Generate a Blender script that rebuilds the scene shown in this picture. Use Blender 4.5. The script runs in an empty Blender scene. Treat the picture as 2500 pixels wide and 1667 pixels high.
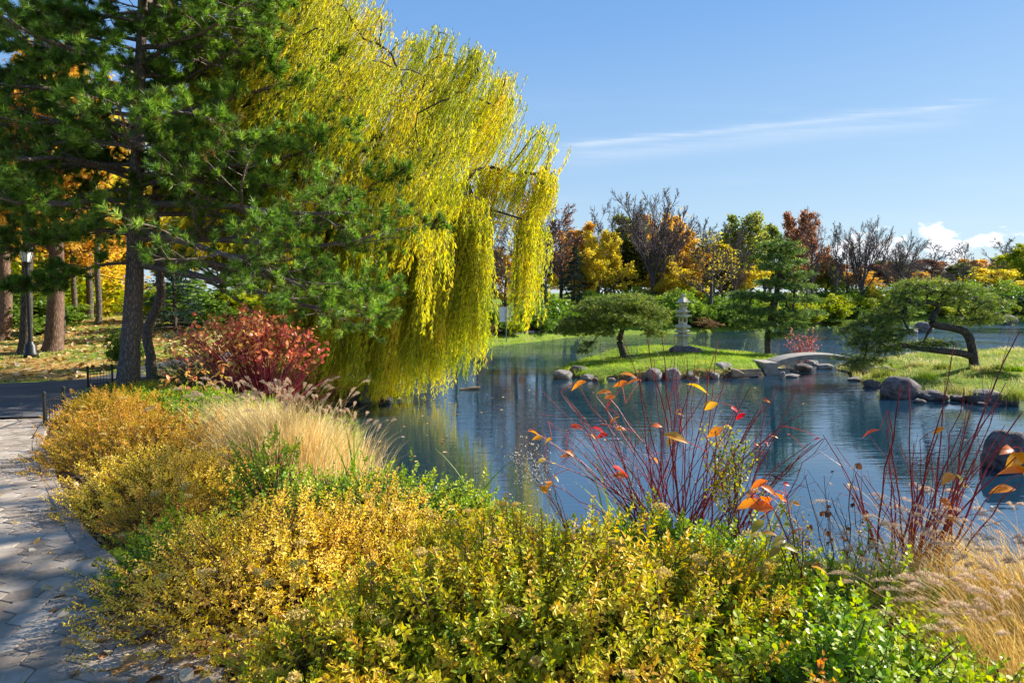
import bpy, math
import numpy as np
from mathutils import Vector, noise as mnoise, geometry as mgeo

# ---------------------------------------------------------------- camera, sky, sun, exposure
S = bpy.context.scene
CAMZ, FPX, HOR = 3.0, 1667.0, 715.0
TH = math.atan((833.5 - HOR) / FPX)
cam = bpy.data.objects.new('camera', bpy.data.cameras.new('camera'))
S.collection.objects.link(cam); S.camera = cam
cam.location = (0, 0, CAMZ); cam.rotation_euler = (math.pi/2 - TH, 0, 0)
cam.data.sensor_width = 36.0; cam.data.lens = 36.0 * FPX / 2500.0
cam.data.clip_start = 0.05; cam.data.clip_end = 3000

SUN_AZ, SUN_EL = math.radians(66), math.radians(33)       # azimuth measured from the view direction towards the right
SUNV = Vector((math.sin(SUN_AZ)*math.cos(SUN_EL), math.cos(SUN_AZ)*math.cos(SUN_EL), math.sin(SUN_EL)))
sun = bpy.data.objects.new('sun', bpy.data.lights.new('sun', 'SUN')); S.collection.objects.link(sun)
sun.data.energy = 5.0; sun.data.angle = math.radians(0.5); sun.data.color = (1.0, 0.93, 0.82)
sun.rotation_euler = (-SUNV).to_track_quat('-Z', 'Y').to_euler()
S.view_settings.view_transform = 'Standard'; S.view_settings.look = 'None'
S.view_settings.gamma = 1.0; S.view_settings.exposure = 1.14

W = bpy.data.worlds.new('World'); S.world = W; W.use_nodes = True
nt = W.node_tree; N = nt.nodes; LK = nt.links
for n_ in list(N): N.remove(n_)
def wn(t, **k):
    n = N.new(t)
    for a, b in k.items(): setattr(n, a, b)
    return n
def wm(op, a, b=None, c=None, clamp=False):
    n = wn('ShaderNodeMath', operation=op, use_clamp=clamp)
    for i, v in enumerate((a, b, c)):
        if v is None: continue
        if isinstance(v, (int, float)): n.inputs[i].default_value = v
        else: LK.new(v, n.inputs[i])
    return n.outputs[0]
sky = wn('ShaderNodeTexSky', sky_type='NISHITA', sun_disc=False)
sky.sun_elevation = SUN_EL; sky.sun_rotation = SUN_AZ; sky.altitude = 150; sky.air_density = 1.0
sky.dust_density = 0.25; sky.ozone_density = 2.2
hs = wn('ShaderNodeHueSaturation'); hs.inputs['Saturation'].default_value = 1.16; hs.inputs['Value'].default_value = 0.85
LK.new(sky.outputs[0], hs.inputs['Color'])
tcw = wn('ShaderNodeTexCoord'); sp = wn('ShaderNodeSeparateXYZ'); LK.new(tcw.outputs['Generated'], sp.inputs[0])
yy = wm('MAXIMUM', sp.outputs[1], 0.05)
uu = wm('DIVIDE', sp.outputs[0], yy); vv = wm('DIVIDE', sp.outputs[2], yy)
def wnoise(sx, sy, scale, detail, rough=0.6, off=0.0):
    c = wn('ShaderNodeCombineXYZ'); LK.new(wm('MULTIPLY', uu, sx), c.inputs[0]); LK.new(wm('MULTIPLY', vv, sy), c.inputs[1]); c.inputs[2].default_value = off
    n = wn('ShaderNodeTexNoise'); n.inputs['Scale'].default_value = scale; n.inputs['Detail'].default_value = detail
    n.inputs['Roughness'].default_value = rough; LK.new(c.outputs[0], n.inputs['Vector']); return n.outputs[0]
def ramp01(v, lo, hi):
    n = wn('ShaderNodeMapRange', clamp=True, interpolation_type='SMOOTHSTEP'); LK.new(v, n.inputs[0])
    n.inputs[1].default_value = lo; n.inputs[2].default_value = hi; return n.outputs[0]
# low cumulus to the right
nz = wnoise(1.0, 2.1, 13.0, 7, 0.56, 4.6)
vband = wm('MULTIPLY', ramp01(vv, 0.01, 0.04), wm('SUBTRACT', 1.0, ramp01(vv, 0.06, 0.14)))
ub = ramp01(uu, 0.34, 0.48)
cth = wm('SUBTRACT', wm('ADD', nz, wm('MULTIPLY', wm('MULTIPLY', vband, ub), 0.36)), 0.80)
cum = ramp01(cth, -0.01, 0.07)
# cirrus streak
line = wm('ADD', wm('MULTIPLY', uu, 0.1036), 0.2015)
nz2 = wnoise(2.0, 26.0, 3.0, 5, 0.6, 7.7)
dv = wm('SUBTRACT', vv, wm('ADD', line, wm('MULTIPLY', wm('SUBTRACT', nz2, 0.5), 0.02)))
def gaus(d, w): return wm('POWER', 2.718, wm('MULTIPLY', wm('POWER', wm('DIVIDE', wm('ABSOLUTE', d), w), 2.0), -1.0))
g1 = gaus(dv, 0.0045); g2 = wm('MULTIPLY', gaus(wm('ADD', dv, 0.017), 0.014), 0.6)
ufade = wm('MULTIPLY', ramp01(uu, 0.02, 0.12), wm('SUBTRACT', 1.0, ramp01(uu, 0.58, 0.72)))
cir = wm('MULTIPLY', wm('MULTIPLY', wm('ADD', g1, g2), ufade), wm('MULTIPLY', ramp01(nz2, 0.15, 0.75), 0.52))
veil = wm('MULTIPLY', ramp01(wnoise(1.2, 8.0, 3.0, 5, 0.6, 1.3), 0.48, 0.85), wm('MULTIPLY', wm('SUBTRACT', 1.0, ramp01(vv, 0.2, 0.34)), 0.16))
def mixc(f, a, b):
    n = wn('ShaderNodeMix', data_type='RGBA'); LK.new(f, n.inputs[0])
    for i, v in ((6, a), (7, b)):
        if isinstance(v, tuple): n.inputs[i].default_value = v
        else: LK.new(v, n.inputs[i])
    return n.outputs[2]
CW = (4.1, 4.4, 4.8, 1)
grd = wn('ShaderNodeValToRGB'); LK.new(wm('MULTIPLY', wm('ADD', sp.outputs[2], wm('MULTIPLY', wm('SUBTRACT', 0.35, uu), 0.05)), 1.0, clamp=True), grd.inputs[0]); er = grd.color_ramp.elements
GR = [(0.0, (.60,.79,.92)), (.08, (.54,.75,.93)), (.2, (.41,.65,.94)), (.36, (.24,.49,.91)), (.6, (.12,.34,.82)), (1.0, (.09,.28,.72))]
while len(er) > 1: er.remove(er[-1])
for i_, (p_, c_) in enumerate(GR):
    e_ = er[0] if i_ == 0 else er.new(p_); e_.position = p_; e_.color = (*c_, 1)
gsc = wn('ShaderNodeMix', data_type='RGBA', blend_type='MULTIPLY'); gsc.inputs[0].default_value = 1.0; LK.new(grd.outputs[0], gsc.inputs[6]); gsc.inputs[7].default_value = (4.0, 3.95, 4.0, 1)
skm = wn('ShaderNodeMix', data_type='RGBA'); skm.inputs[0].default_value = 0.85; LK.new(hs.outputs[0], skm.inputs[6]); LK.new(gsc.outputs[2], skm.inputs[7])
c1 = mixc(wm('MAXIMUM', cir, veil), skm.outputs[2], CW)
c2 = mixc(wm('MULTIPLY', cum, 0.92), c1, mixc(ramp01(cth, 0.10, 0.25), (5.4, 5.5, 5.7, 1), (4.3, 4.6, 5.1, 1)))
bg = wn('ShaderNodeBackground'); bg.inputs[1].default_value = 0.105; LK.new(c2, bg.inputs[0])
wo = wn('ShaderNodeOutputWorld'); LK.new(bg.outputs[0], wo.inputs[0])

# ---------------------------------------------------------------- coordinates
def ray(px, py):
    x = (px-1250)/FPX; v = (833.5-py)/FPX
    return np.array([x, math.cos(TH)+v*math.sin(TH), -math.sin(TH)+v*math.cos(TH)])
def at(px, py, Y):
    d = ray(px, py); return np.array([0, 0, CAMZ]) + d*(Y/d[1])
def gz(px, py, z):
    d = ray(px, py); return np.array([0, 0, CAMZ]) + d*((z-CAMZ)/d[2])

# ---------------------------------------------------------------- tagging and mesh helpers
COL = S.collection
def tag(o, label=None, cat=None, group=None, kind=None):
    if label: o['label'] = label
    if cat: o['category'] = cat
    if group: o['group'] = group
    if kind: o['kind'] = kind
    return o
def thing(name, loc, label, cat, group=None, rz=0.0):
    o = bpy.data.objects.new(name, None); COL.objects.link(o)
    o.location = [float(v) for v in loc]; o.rotation_euler = (0, 0, rz); o.empty_display_size = 0.2
    return tag(o, label, cat, group)
class Acc:
    def __init__(s): s.v=[]; s.f=[]; s.r=[]; s.n=0; s.sm=[]; s.mi=[]
    def add(s, V, F, R=None, smooth=False, mi=0):
        V = np.asarray(V, float).reshape(-1, 3); F = np.asarray(F, int)
        if len(V) == 0 or len(F) == 0: return s
        s.v.append(V); s.f.append(F+s.n)
        s.r.append(np.full(len(V), 0.5) if R is None else np.broadcast_to(np.asarray(R, float).ravel(), (len(V),)))
        s.sm.append(np.full(len(F), smooth)); s.mi.append(np.full(len(F), mi, int)); s.n += len(V); return s
    def mesh(s, name, off=(0, 0, 0)):
        me = bpy.data.meshes.new(name)
        V = np.concatenate(s.v) - np.asarray(off, float); R = np.concatenate(s.r)
        loops = np.concatenate([f.ravel() for f in s.f]); tot = np.concatenate([np.full(len(f), f.shape[1]) for f in s.f])
        me.vertices.add(len(V)); me.vertices.foreach_set('co', V.astype(np.float32).ravel())
        me.loops.add(len(loops)); me.loops.foreach_set('vertex_index', loops.astype(np.int32))
        me.polygons.add(len(tot)); st = np.zeros(len(tot), np.int32); st[1:] = np.cumsum(tot)[:-1]
        me.polygons.foreach_set('loop_start', st); me.polygons.foreach_set('loop_total', tot.astype(np.int32))
        me.polygons.foreach_set('use_smooth', np.concatenate(s.sm))
        me.polygons.foreach_set('material_index', np.concatenate(s.mi).astype(np.int32))
        me.update(calc_edges=True)
        a = me.attributes.new('rnd', 'FLOAT', 'POINT'); a.data.foreach_set('value', R.astype(np.float32))
        return me
def obj(name, acc, mat, parent=None):
    off = parent['_w'] if parent is not None and '_w' in parent else (tuple(parent.location) if parent is not None and parent.parent is None else (0, 0, 0))
    me = acc.mesh(name, off); mats = mat if isinstance(mat, (list, tuple)) else [mat]
    for m in mats: me.materials.append(m)
    o = bpy.data.objects.new(name, me); COL.objects.link(o)
    if parent is not None: o.parent = parent
    return o
def sub(name, acc, mat, part):
    """sub-part: part sits at its thing's origin, so the offset is the thing's location"""
    me = acc.mesh(name, tuple(part.parent.location)); me.materials.append(mat)
    o = bpy.data.objects.new(name, me); COL.objects.link(o); o.parent = part; return o
def nrm(v): return v/np.maximum(np.linalg.norm(v, axis=-1, keepdims=True), 1e-9)
def lerp(a, b, t): return a+(b-a)*t
def sstep(x, a, b):
    t = np.clip((x-a)/(b-a), 0, 1); return t*t*(3-2*t)

LEAF6 = (np.array([[0,0,0],[.30,.28,.07],[.27,.62,.05],[0,1,-.10],[-.27,.62,.05],[-.30,.28,.07]]), np.array([[0,1,2,3],[0,3,4,5]]))
LEAF4 = (np.array([[0,0,0],[.30,.45,.04],[0,1,0],[-.30,.45,.04]]), np.array([[0,1,2,3]]))
ROUND = (np.array([[0,0,0],[.36,.22,.05],[.40,.65,.04],[0,1,-.04],[-.40,.65,.04],[-.36,.22,.05]]), np.array([[0,1,2,3],[0,3,4,5]]))
_u = np.linspace(0, 1, 7); _w = np.array([0.02,.20,.33,.36,.30,.16,0.0]); _z = -0.35*_u**2
BIG = (np.concatenate([np.stack([np.zeros(7), _u, _z], 1), np.stack([_w, _u, _z+.10*_w/.36], 1), np.stack([-_w, _u, _z+.10*_w/.36], 1)]),
       np.concatenate([np.stack([np.arange(6), np.arange(6)+7, np.arange(6)+8, np.arange(6)+1], 1), np.stack([np.arange(6), np.arange(6)+1, np.arange(6)+15, np.arange(6)+14], 1)]))
def place(acc, T, pos, d, up, size, rnd, wid=1.0, smooth=False):
    pos = np.atleast_2d(pos); n = len(pos)
    if n == 0: return
    y = nrm(np.broadcast_to(d, (n, 3)).astype(float)); x = np.cross(y, np.broadcast_to(up, (n, 3))); bad = np.linalg.norm(x, axis=1) < 1e-3
    x[bad] = np.cross(y[bad], [1, .3, .2]); x = nrm(x); z = np.cross(x, y)
    size = np.broadcast_to(size, (n,)).astype(float)[:, None, None]; wid = np.broadcast_to(wid, (n,)).astype(float)[:, None, None]
    t = T[0]; V = pos[:, None] + size*(t[None, :, 0:1]*wid*x[:, None]+t[None, :, 1:2]*y[:, None]+t[None, :, 2:3]*z[:, None])
    k = len(t); F = (T[1][None]+(np.arange(n)*k)[:, None, None]).reshape(-1, T[1].shape[1])
    acc.add(V, F, np.repeat(np.broadcast_to(rnd, (n,)), k), smooth)
def tubes(acc, P, R, sides=5, rnd=0.5, smooth=True):
    P = np.asarray(P, float); M, K, _ = P.shape; R = np.broadcast_to(R, (M, K))
    if M == 0: return
    T = nrm(np.gradient(P, axis=1)); ax = nrm(P[:, -1]-P[:, 0])
    ref = np.where(np.abs(ax[:, 2:3]) < .8, np.array([[0, 0, 1.]]), np.array([[1., 0, 0]]))
    x = nrm(np.cross(T, ref[:, None])); y = np.cross(T, x)
    a = np.arange(sides)*2*np.pi/sides; c, s_ = np.cos(a), np.sin(a)
    V = P[:, :, None]+R[:, :, None, None]*(c[:, None]*x[:, :, None]+s_[:, None]*y[:, :, None])
    i = np.arange(K-1)[:, None]; j = np.arange(sides)[None]; j2 = (j+1) % sides
    F = np.stack([i*sides+j, i*sides+j2, (i+1)*sides+j2, (i+1)*sides+j], -1).reshape(-1, 4)
    F = (F[None]+(np.arange(M)*K*sides)[:, None, None]).reshape(-1, 4)
    acc.add(V, F, np.repeat(np.broadcast_to(rnd, (M,)), K*sides), smooth)
def box(acc, c, s, rz=0.0, rnd=.5):
    c = np.asarray(c, float); s = np.asarray(s, float)/2
    v = np.array([[x, y, z] for z in (-1, 1) for y in (-1, 1) for x in (-1, 1)])*s
    ca, sa = math.cos(rz), math.sin(rz); v = np.stack([v[:, 0]*ca-v[:, 1]*sa, v[:, 0]*sa+v[:, 1]*ca, v[:, 2]], 1)+c
    acc.add(v, [[0,2,3,1],[4,5,7,6],[0,1,5,4],[2,6,7,3],[0,4,6,2],[1,3,7,5]], rnd); return acc
def lathe(acc, c, prof, sides=12, rot=0.0, smooth=False, sy=1.0):
    a = np.arange(sides)*2*np.pi/sides+rot; K = len(prof)
    V = np.array([[c[0]+r*math.cos(t), c[1]+r*math.sin(t)*sy, c[2]+z] for r, z in prof for t in a])
    F = [[i*sides+j, i*sides+(j+1) % sides, (i+1)*sides+(j+1) % sides, (i+1)*sides+j] for i in range(K-1) for j in range(sides)]
    acc.add(V, F, None, smooth)
    for k, fl in ((0, True), (K-1, False)):
        if prof[k][0] > 1e-4:
            idx = [k*sides+j for j in range(sides)]; vv_ = V[idx]; acc.add(vv_, [list(range(sides))[::-1] if fl else list(range(sides))])
    return acc

# ---------------------------------------------------------------- materials
def new_mat(name):
    m = bpy.data.materials.new(name); m.use_nodes = True; t = m.node_tree
    for n in list(t.nodes): t.nodes.remove(n)
    return m, t
def nd(t, ty, ins=None, **k):
    n = t.nodes.new(ty)
    for a, b in k.items(): setattr(n, a, b)
    for a, b in (ins or {}).items():
        if hasattr(b, 'is_output'): t.links.new(b, n.inputs[a])
        else: n.inputs[a].default_value = b
    return n
def ramp(t, fac, cols, interp='LINEAR'):
    r = nd(t, 'ShaderNodeValToRGB', {0: fac}); e = r.color_ramp.elements; r.color_ramp.interpolation = interp
    while len(e) > 1: e.remove(e[-1])
    for i, c in enumerate(cols):
        p, c = (c[0], c[1]) if isinstance(c[1], (tuple, list)) else (i/(max(1, len(cols)-1)), c)
        el = e[0] if i == 0 else e.new(p); el.position = p; el.color = (*c, 1)
    return r.outputs[0]
def leaf_mat(name, cols, trans=0.42, rough=0.45, spec=0.3, nscale=1.5, namt=0.5, tsat=1.1):
    m, t = new_mat(name)
    a = nd(t, 'ShaderNodeAttribute', attribute_name='rnd').outputs['Fac']; g = nd(t, 'ShaderNodeNewGeometry')
    nz = nd(t, 'ShaderNodeTexNoise', {'Vector': g.outputs['Position'], 'Scale': nscale, 'Detail': 2.0}).outputs[0]
    s = nd(t, 'ShaderNodeMath', {0: nz, 1: 0.5}, operation='SUBTRACT').outputs[0]
    s = nd(t, 'ShaderNodeMath', {0: s, 1: namt*2.2, 2: a}, operation='MULTIPLY_ADD', use_clamp=True).outputs[0]
    c = ramp(t, s, cols)
    p = nd(t, 'ShaderNodeBsdfPrincipled', {'Base Color': c, 'Roughness': rough, 'Specular IOR Level': spec})
    h = nd(t, 'ShaderNodeHueSaturation', {'Color': c, 'Saturation': tsat, 'Value': 1.15})
    tr = nd(t, 'ShaderNodeBsdfTranslucent', {'Color': h.outputs[0]})
    mx = nd(t, 'ShaderNodeMixShader', {0: trans, 1: p.outputs[0], 2: tr.outputs[0]})
    nd(t, 'ShaderNodeOutputMaterial', {0: mx.outputs[0]}); return m
def rough_mat(name, cols, scale=6.0, rough=0.85, bump=0.4, bscale=None, stretch=(1, 1, 1), detail=6, coord='Object', dist=0.02, spec=0.3, rndamt=0.0):
    m, t = new_mat(name); tc = nd(t, 'ShaderNodeTexCoord')
    mp = nd(t, 'ShaderNodeMapping', {'Vector': tc.outputs[coord], 'Scale': stretch})
    nz = nd(t, 'ShaderNodeTexNoise', {'Vector': mp.outputs[0], 'Scale': scale, 'Detail': detail, 'Roughness': .65}).outputs[0]
    f = nd(t, 'ShaderNodeMapRange', {0: nz, 1: .3, 2: .7}).outputs[0]
    if rndamt:
        a = nd(t, 'ShaderNodeAttribute', attribute_name='rnd').outputs['Fac']
        a = nd(t, 'ShaderNodeMath', {0: a, 1: .5}, operation='SUBTRACT').outputs[0]
        f = nd(t, 'ShaderNodeMath', {0: a, 1: rndamt, 2: f}, operation='MULTIPLY_ADD', use_clamp=True).outputs[0]
    c = ramp(t, f, cols)
    nb = nd(t, 'ShaderNodeTexNoise', {'Vector': mp.outputs[0], 'Scale': bscale or scale*3, 'Detail': 5.0, 'Roughness': .7}).outputs[0]
    b = nd(t, 'ShaderNodeBump', {'Height': nb, 'Strength': bump, 'Distance': dist})
    p = nd(t, 'ShaderNodeBsdfPrincipled', {'Base Color': c, 'Roughness': rough, 'Normal': b.outputs[0], 'Specular IOR Level': spec})
    nd(t, 'ShaderNodeOutputMaterial', {0: p.outputs[0]}); return m
def plain(name, col, rough=.5, metal=0.0, spec=.5):
    m, t = new_mat(name); tc = nd(t, 'ShaderNodeTexCoord')
    nz = nd(t, 'ShaderNodeTexNoise', {'Vector': tc.outputs['Object'], 'Scale': 12.0, 'Detail': 3.0}).outputs[0]
    c = ramp(t, nz, [(.3, tuple(v*.8 for v in col)), (.7, tuple(min(1, v*1.1) for v in col))])
    p = nd(t, 'ShaderNodeBsdfPrincipled', {'Base Color': c, 'Roughness': rough, 'Metallic': metal, 'Specular IOR Level': spec})
    nd(t, 'ShaderNodeOutputMaterial', {0: p.outputs[0]}); return m

M = {}
M['pine'] = leaf_mat('pine_needles', [(.20,.12,.04),(.07,.14,.022),(.13,.25,.035),(.26,.42,.055),(.46,.58,.12)], .48, .42, .4, 1.0, .45)
M['pine_isl'] = leaf_mat('island_pine_needles', [(.05,.10,.02),(.13,.21,.03),(.28,.35,.05),(.46,.48,.09)], .4, .42, .4, 1.2, .5)
M['pine_blue'] = leaf_mat('blue_pine_needles', [(.05,.10,.022),(.10,.19,.035),(.19,.30,.055),(.34,.44,.09)], .36, .42, .4, 1.2, .4)
M['spruce'] = leaf_mat('spruce_needles', [(.012,.035,.022),(.02,.06,.04),(.04,.10,.06)], .25, .5, .3, .8, .4)
M['willow'] = leaf_mat('willow_leaves', [(.38,.44,.03),(.60,.64,.04),(.82,.78,.06),(.95,.82,.08),(.93,.66,.06)], .58, .5, .25, 1.1, .5)
M['gold'] = leaf_mat('golden_leaves', [(.50,.44,.02),(.84,.62,.03),(.95,.70,.06),(.97,.76,.14),(.92,.54,.10)], .36, .45, .3, 2.5, .4)
M['amber'] = leaf_mat('amber_leaves', [(.26,.26,.02),(.58,.42,.03),(.80,.50,.05),(.82,.40,.08)], .42, .45, .35, 2.5, .35)
M['olive'] = leaf_mat('olive_leaves', [(.10,.18,.012),(.24,.33,.018),(.46,.48,.025),(.72,.60,.035),(.76,.46,.06)], .36, .45, .3, 2.2, .45)
M['green'] = leaf_mat('green_leaves', [(.06,.15,.015),(.14,.28,.02),(.26,.42,.03),(.52,.56,.04)], .40, .42, .32, 2.2, .4)
M['hedge'] = leaf_mat('hedge_leaves', [(.02,.05,.012),(.04,.09,.015),(.08,.14,.02)], .3, .4, .4, 1.2, .3)
M['ygreen'] = leaf_mat('yellow_green_leaves', [(.12,.20,.015),(.25,.34,.02),(.44,.46,.02),(.60,.50,.02)], .45, .5, .25, .5, .5)
M['shgreen'] = leaf_mat('shrub_green_leaves', [(.07,.13,.02),(.14,.24,.03),(.26,.36,.05)], .4, .5, .25, .5, .5)
M['brownl'] = leaf_mat('brown_leaves', [(.10,.06,.04),(.20,.11,.06),(.30,.20,.08),(.22,.24,.05)], .35, .6, .2, .8, .5)
M['orange'] = leaf_mat('orange_leaves', [(.56,.34,.08),(.74,.46,.09),(.84,.58,.12)], .58, .5, .25, .35, .5)
M['yellow'] = leaf_mat('yellow_leaves', [(.46,.45,.05),(.74,.60,.08),(.86,.64,.10)], .58, .5, .25, .35, .5)
M['russet'] = leaf_mat('russet_leaves', [(.22,.10,.06),(.36,.16,.08),(.48,.24,.10)], .58, .6, .2, .5, .5)
M['gtree'] = leaf_mat('tree_green_leaves', [(.09,.14,.03),(.19,.25,.05),(.34,.35,.06),(.50,.44,.08)], .58, .5, .25, .4, .5)
M['dogl'] = leaf_mat('dogwood_leaves', [(.66,.05,.05),(.78,.16,.05),(.82,.30,.05),(.76,.42,.07),(.40,.36,.05)], .5, .35, .4, 1.5, .1)
M['dogm'] = leaf_mat('dogwood_shrub_leaves', [(.55,.10,.09),(.68,.18,.12),(.78,.32,.14),(.76,.48,.14),(.46,.44,.08)], .45, .4, .4, 2.0, .25)
M['dark_leaf'] = leaf_mat('withered_leaves', [(.05,.02,.015),(.12,.05,.03),(.22,.10,.05)], .25, .6, .2, 3.0, .2)
M['litter'] = leaf_mat('fallen_leaves', [(.20,.09,.03),(.42,.20,.06),(.60,.38,.14),(.62,.52,.38),(.65,.45,.05)], .2, .6, .25, 2.0, .1)
M['needle_litter'] = leaf_mat('fallen_needles', [(.30,.17,.06),(.50,.30,.12),(.60,.42,.2)], .1, .7, .2, 2.0, .1)
M['straw'] = leaf_mat('fountain_grass_blades', [(.56,.33,.06),(.74,.50,.14),(.86,.68,.32),(.60,.50,.12)], .4, .5, .3, 2.0, .25)
M['straw_pale'] = leaf_mat('pale_grass_blades', [(.60,.38,.10),(.78,.58,.24),(.88,.74,.42),(.66,.58,.20)], .36, .5, .3, 3.0, .3)
M['plume'] = leaf_mat('grass_plumes', [(.46,.32,.20),(.66,.50,.35),(.80,.66,.50)], .45, .7, .2, 4.0, .2)
M['grass'] = leaf_mat('lawn_blades', [(.09,.16,.012),(.19,.33,.015),(.33,.48,.025),(.48,.50,.08)], .45, .5, .25, 1.3, .9)
M['drygrass'] = leaf_mat('meadow_blades', [(.14,.19,.03),(.30,.32,.06),(.52,.46,.18),(.62,.55,.30)], .42, .6, .2, .9, .5)
M['weed'] = leaf_mat('bank_grass_blades', [(.08,.14,.02),(.18,.26,.03),(.34,.36,.06),(.50,.42,.15)], .4, .5, .25, .9, .5)
M['iris'] = leaf_mat('sword_leaves', [(.10,.20,.02),(.22,.34,.03),(.55,.52,.22)], .4, .35, .4, 2.0, .2)
M['flowerhead'] = leaf_mat('seed_heads', [(.46,.36,.08),(.68,.56,.15),(.76,.52,.26)], .3, .7, .2, 6.0, .4)
M['pink'] = leaf_mat('pink_petals', [(.70,.18,.32),(.85,.40,.55)], .4, .5, .2, 6.0, .2)
M['fluff'] = leaf_mat('seed_fluff', [(.62,.52,.36),(.85,.80,.70)], .4, .8, .1, 6.0, .3)
def bark_mat(name, cols, vs=9.0, st=.22, bump=1.0, dist=.04):
    m, t = new_mat(name); tc = nd(t, 'ShaderNodeTexCoord'); wn_ = nd(t, 'ShaderNodeTexNoise', {'Vector': tc.outputs['Object'], 'Scale': 3.0, 'Detail': 3.0})
    mx = nd(t, 'ShaderNodeMix', {0: .06, 6: tc.outputs['Object'], 7: wn_.outputs[1]}, data_type='RGBA').outputs[2]
    mp = nd(t, 'ShaderNodeMapping', {'Vector': mx, 'Scale': (1, 1, st)})
    vo = nd(t, 'ShaderNodeTexVoronoi', {'Vector': mp.outputs[0], 'Scale': vs}, feature='DISTANCE_TO_EDGE').outputs[0]; v = nd(t, 'ShaderNodeMapRange', {0: vo, 1: .0, 2: .3, 3: .35}).outputs[0]
    nz = nd(t, 'ShaderNodeTexNoise', {'Vector': mp.outputs[0], 'Scale': vs*1.3, 'Detail': 7.0, 'Roughness': .7}).outputs[0]
    f = nd(t, 'ShaderNodeMath', {0: v, 1: nz}, operation='MULTIPLY').outputs[0]; c = ramp(t, f, [(.04, cols[0]), (.35, cols[1]), (.62, cols[2])])
    b = nd(t, 'ShaderNodeBump', {'Height': f, 'Strength': bump, 'Distance': dist}); p = nd(t, 'ShaderNodeBsdfPrincipled', {'Base Color': c, 'Roughness': .92, 'Normal': b.outputs[0], 'Specular IOR Level': .15})
    nd(t, 'ShaderNodeOutputMaterial', {0: p.outputs[0]}); return m
M['bark_far'] = bark_mat('distant_bark', [(.05,.04,.04),(.14,.115,.11),(.24,.20,.19)], 22, .25, .8, .02)
M['bark_pine'] = bark_mat('pine_bark', [(.06,.045,.038),(.20,.155,.13),(.38,.30,.25)], 24, .28, .9, .025)
M['bark'] = bark_mat('grey_bark', [(.03,.024,.02),(.12,.10,.082),(.24,.20,.165)], 24, .2, .8, .02)
M['bark_red'] = bark_mat('red_brown_bark', [(.06,.035,.026),(.17,.105,.075),(.32,.21,.155)], 22, .2, .8, .02)
M['bark_dark'] = bark_mat('dark_bark', [(.02,.016,.013),(.08,.065,.055),(.17,.14,.12)], 22, .25, .8, .02)
M['redstem'] = rough_mat('red_twigs', [(.13,.012,.022),(.26,.02,.038),(.36,.06,.06)], 9, .4, .1, 30, (1, 1, .6), 3, spec=.5, rndamt=.6)
M['stem'] = rough_mat('brown_stems', [(.06,.035,.025),(.13,.08,.05)], 20, .7, .2, 30)
M['rock'] = rough_mat('boulder_rock', [(.10,.09,.085),(.29,.265,.245),(.52,.48,.44)], 3.4, .85, 1.0, 11, (1, 1, 1.3), 8, dist=.06)
M['rock_d'] = rough_mat('dark_boulder_rock', [(.05,.043,.045),(.15,.13,.13),(.30,.265,.25)], 3.0, .85, 1.0, 11, (1, 1, 1.3), 8, dist=.06)
M['granite'] = rough_mat('lantern_granite', [(.34,.30,.21),(.52,.47,.36),(.64,.59,.46)], 9, .8, .35, 60, detail=8, dist=.008)
M['concrete'] = rough_mat('bridge_concrete', [(.19,.17,.14),(.31,.28,.235),(.42,.38,.32)], 5, .85, .35, 70, detail=8, dist=.008)
M['paver'] = rough_mat('paver_concrete', [(.21,.17,.13),(.32,.265,.21),(.43,.37,.30)], 3.5, .85, .4, 130, detail=8, dist=.004, rndamt=.7)
M['joint'] = rough_mat('joint_sand', [(.05,.04,.03),(.10,.08,.06)], 20, .95, .3)
M['kerb'] = rough_mat('kerb_concrete', [(.17,.13,.10),(.29,.235,.19),(.38,.33,.28)], 4, .85, .4, 90, detail=8, dist=.006)
M['asphalt'] = rough_mat('asphalt_surface', [(.085,.083,.085),(.12,.117,.118),(.16,.155,.15)], 1.2, .8, .4, 150, detail=8, dist=.006)
M['iron'] = plain('black_iron', (.012,.014,.013), .45)
M['wood'] = rough_mat('weathered_wood', [(.10,.075,.055),(.20,.155,.12),(.30,.25,.2)], 5, .9, .6, 12, (.3, 3, 3))
M['glass_lamp'] = plain('frosted_glass', (.75,.78,.75), .35)
M['wire'] = plain('galvanised_wire', (.22,.23,.24), .5, .6)
M['sign'] = plain('white_sign', (.72,.74,.76), .5)
M['post'] = plain('steel_post', (.32,.36,.36), .45, .5)
M['tyre'] = plain('tyre_rubber', (.02,.02,.02), .8)
M['carglass'] = plain('car_glass', (.03,.04,.05), .1)

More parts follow.
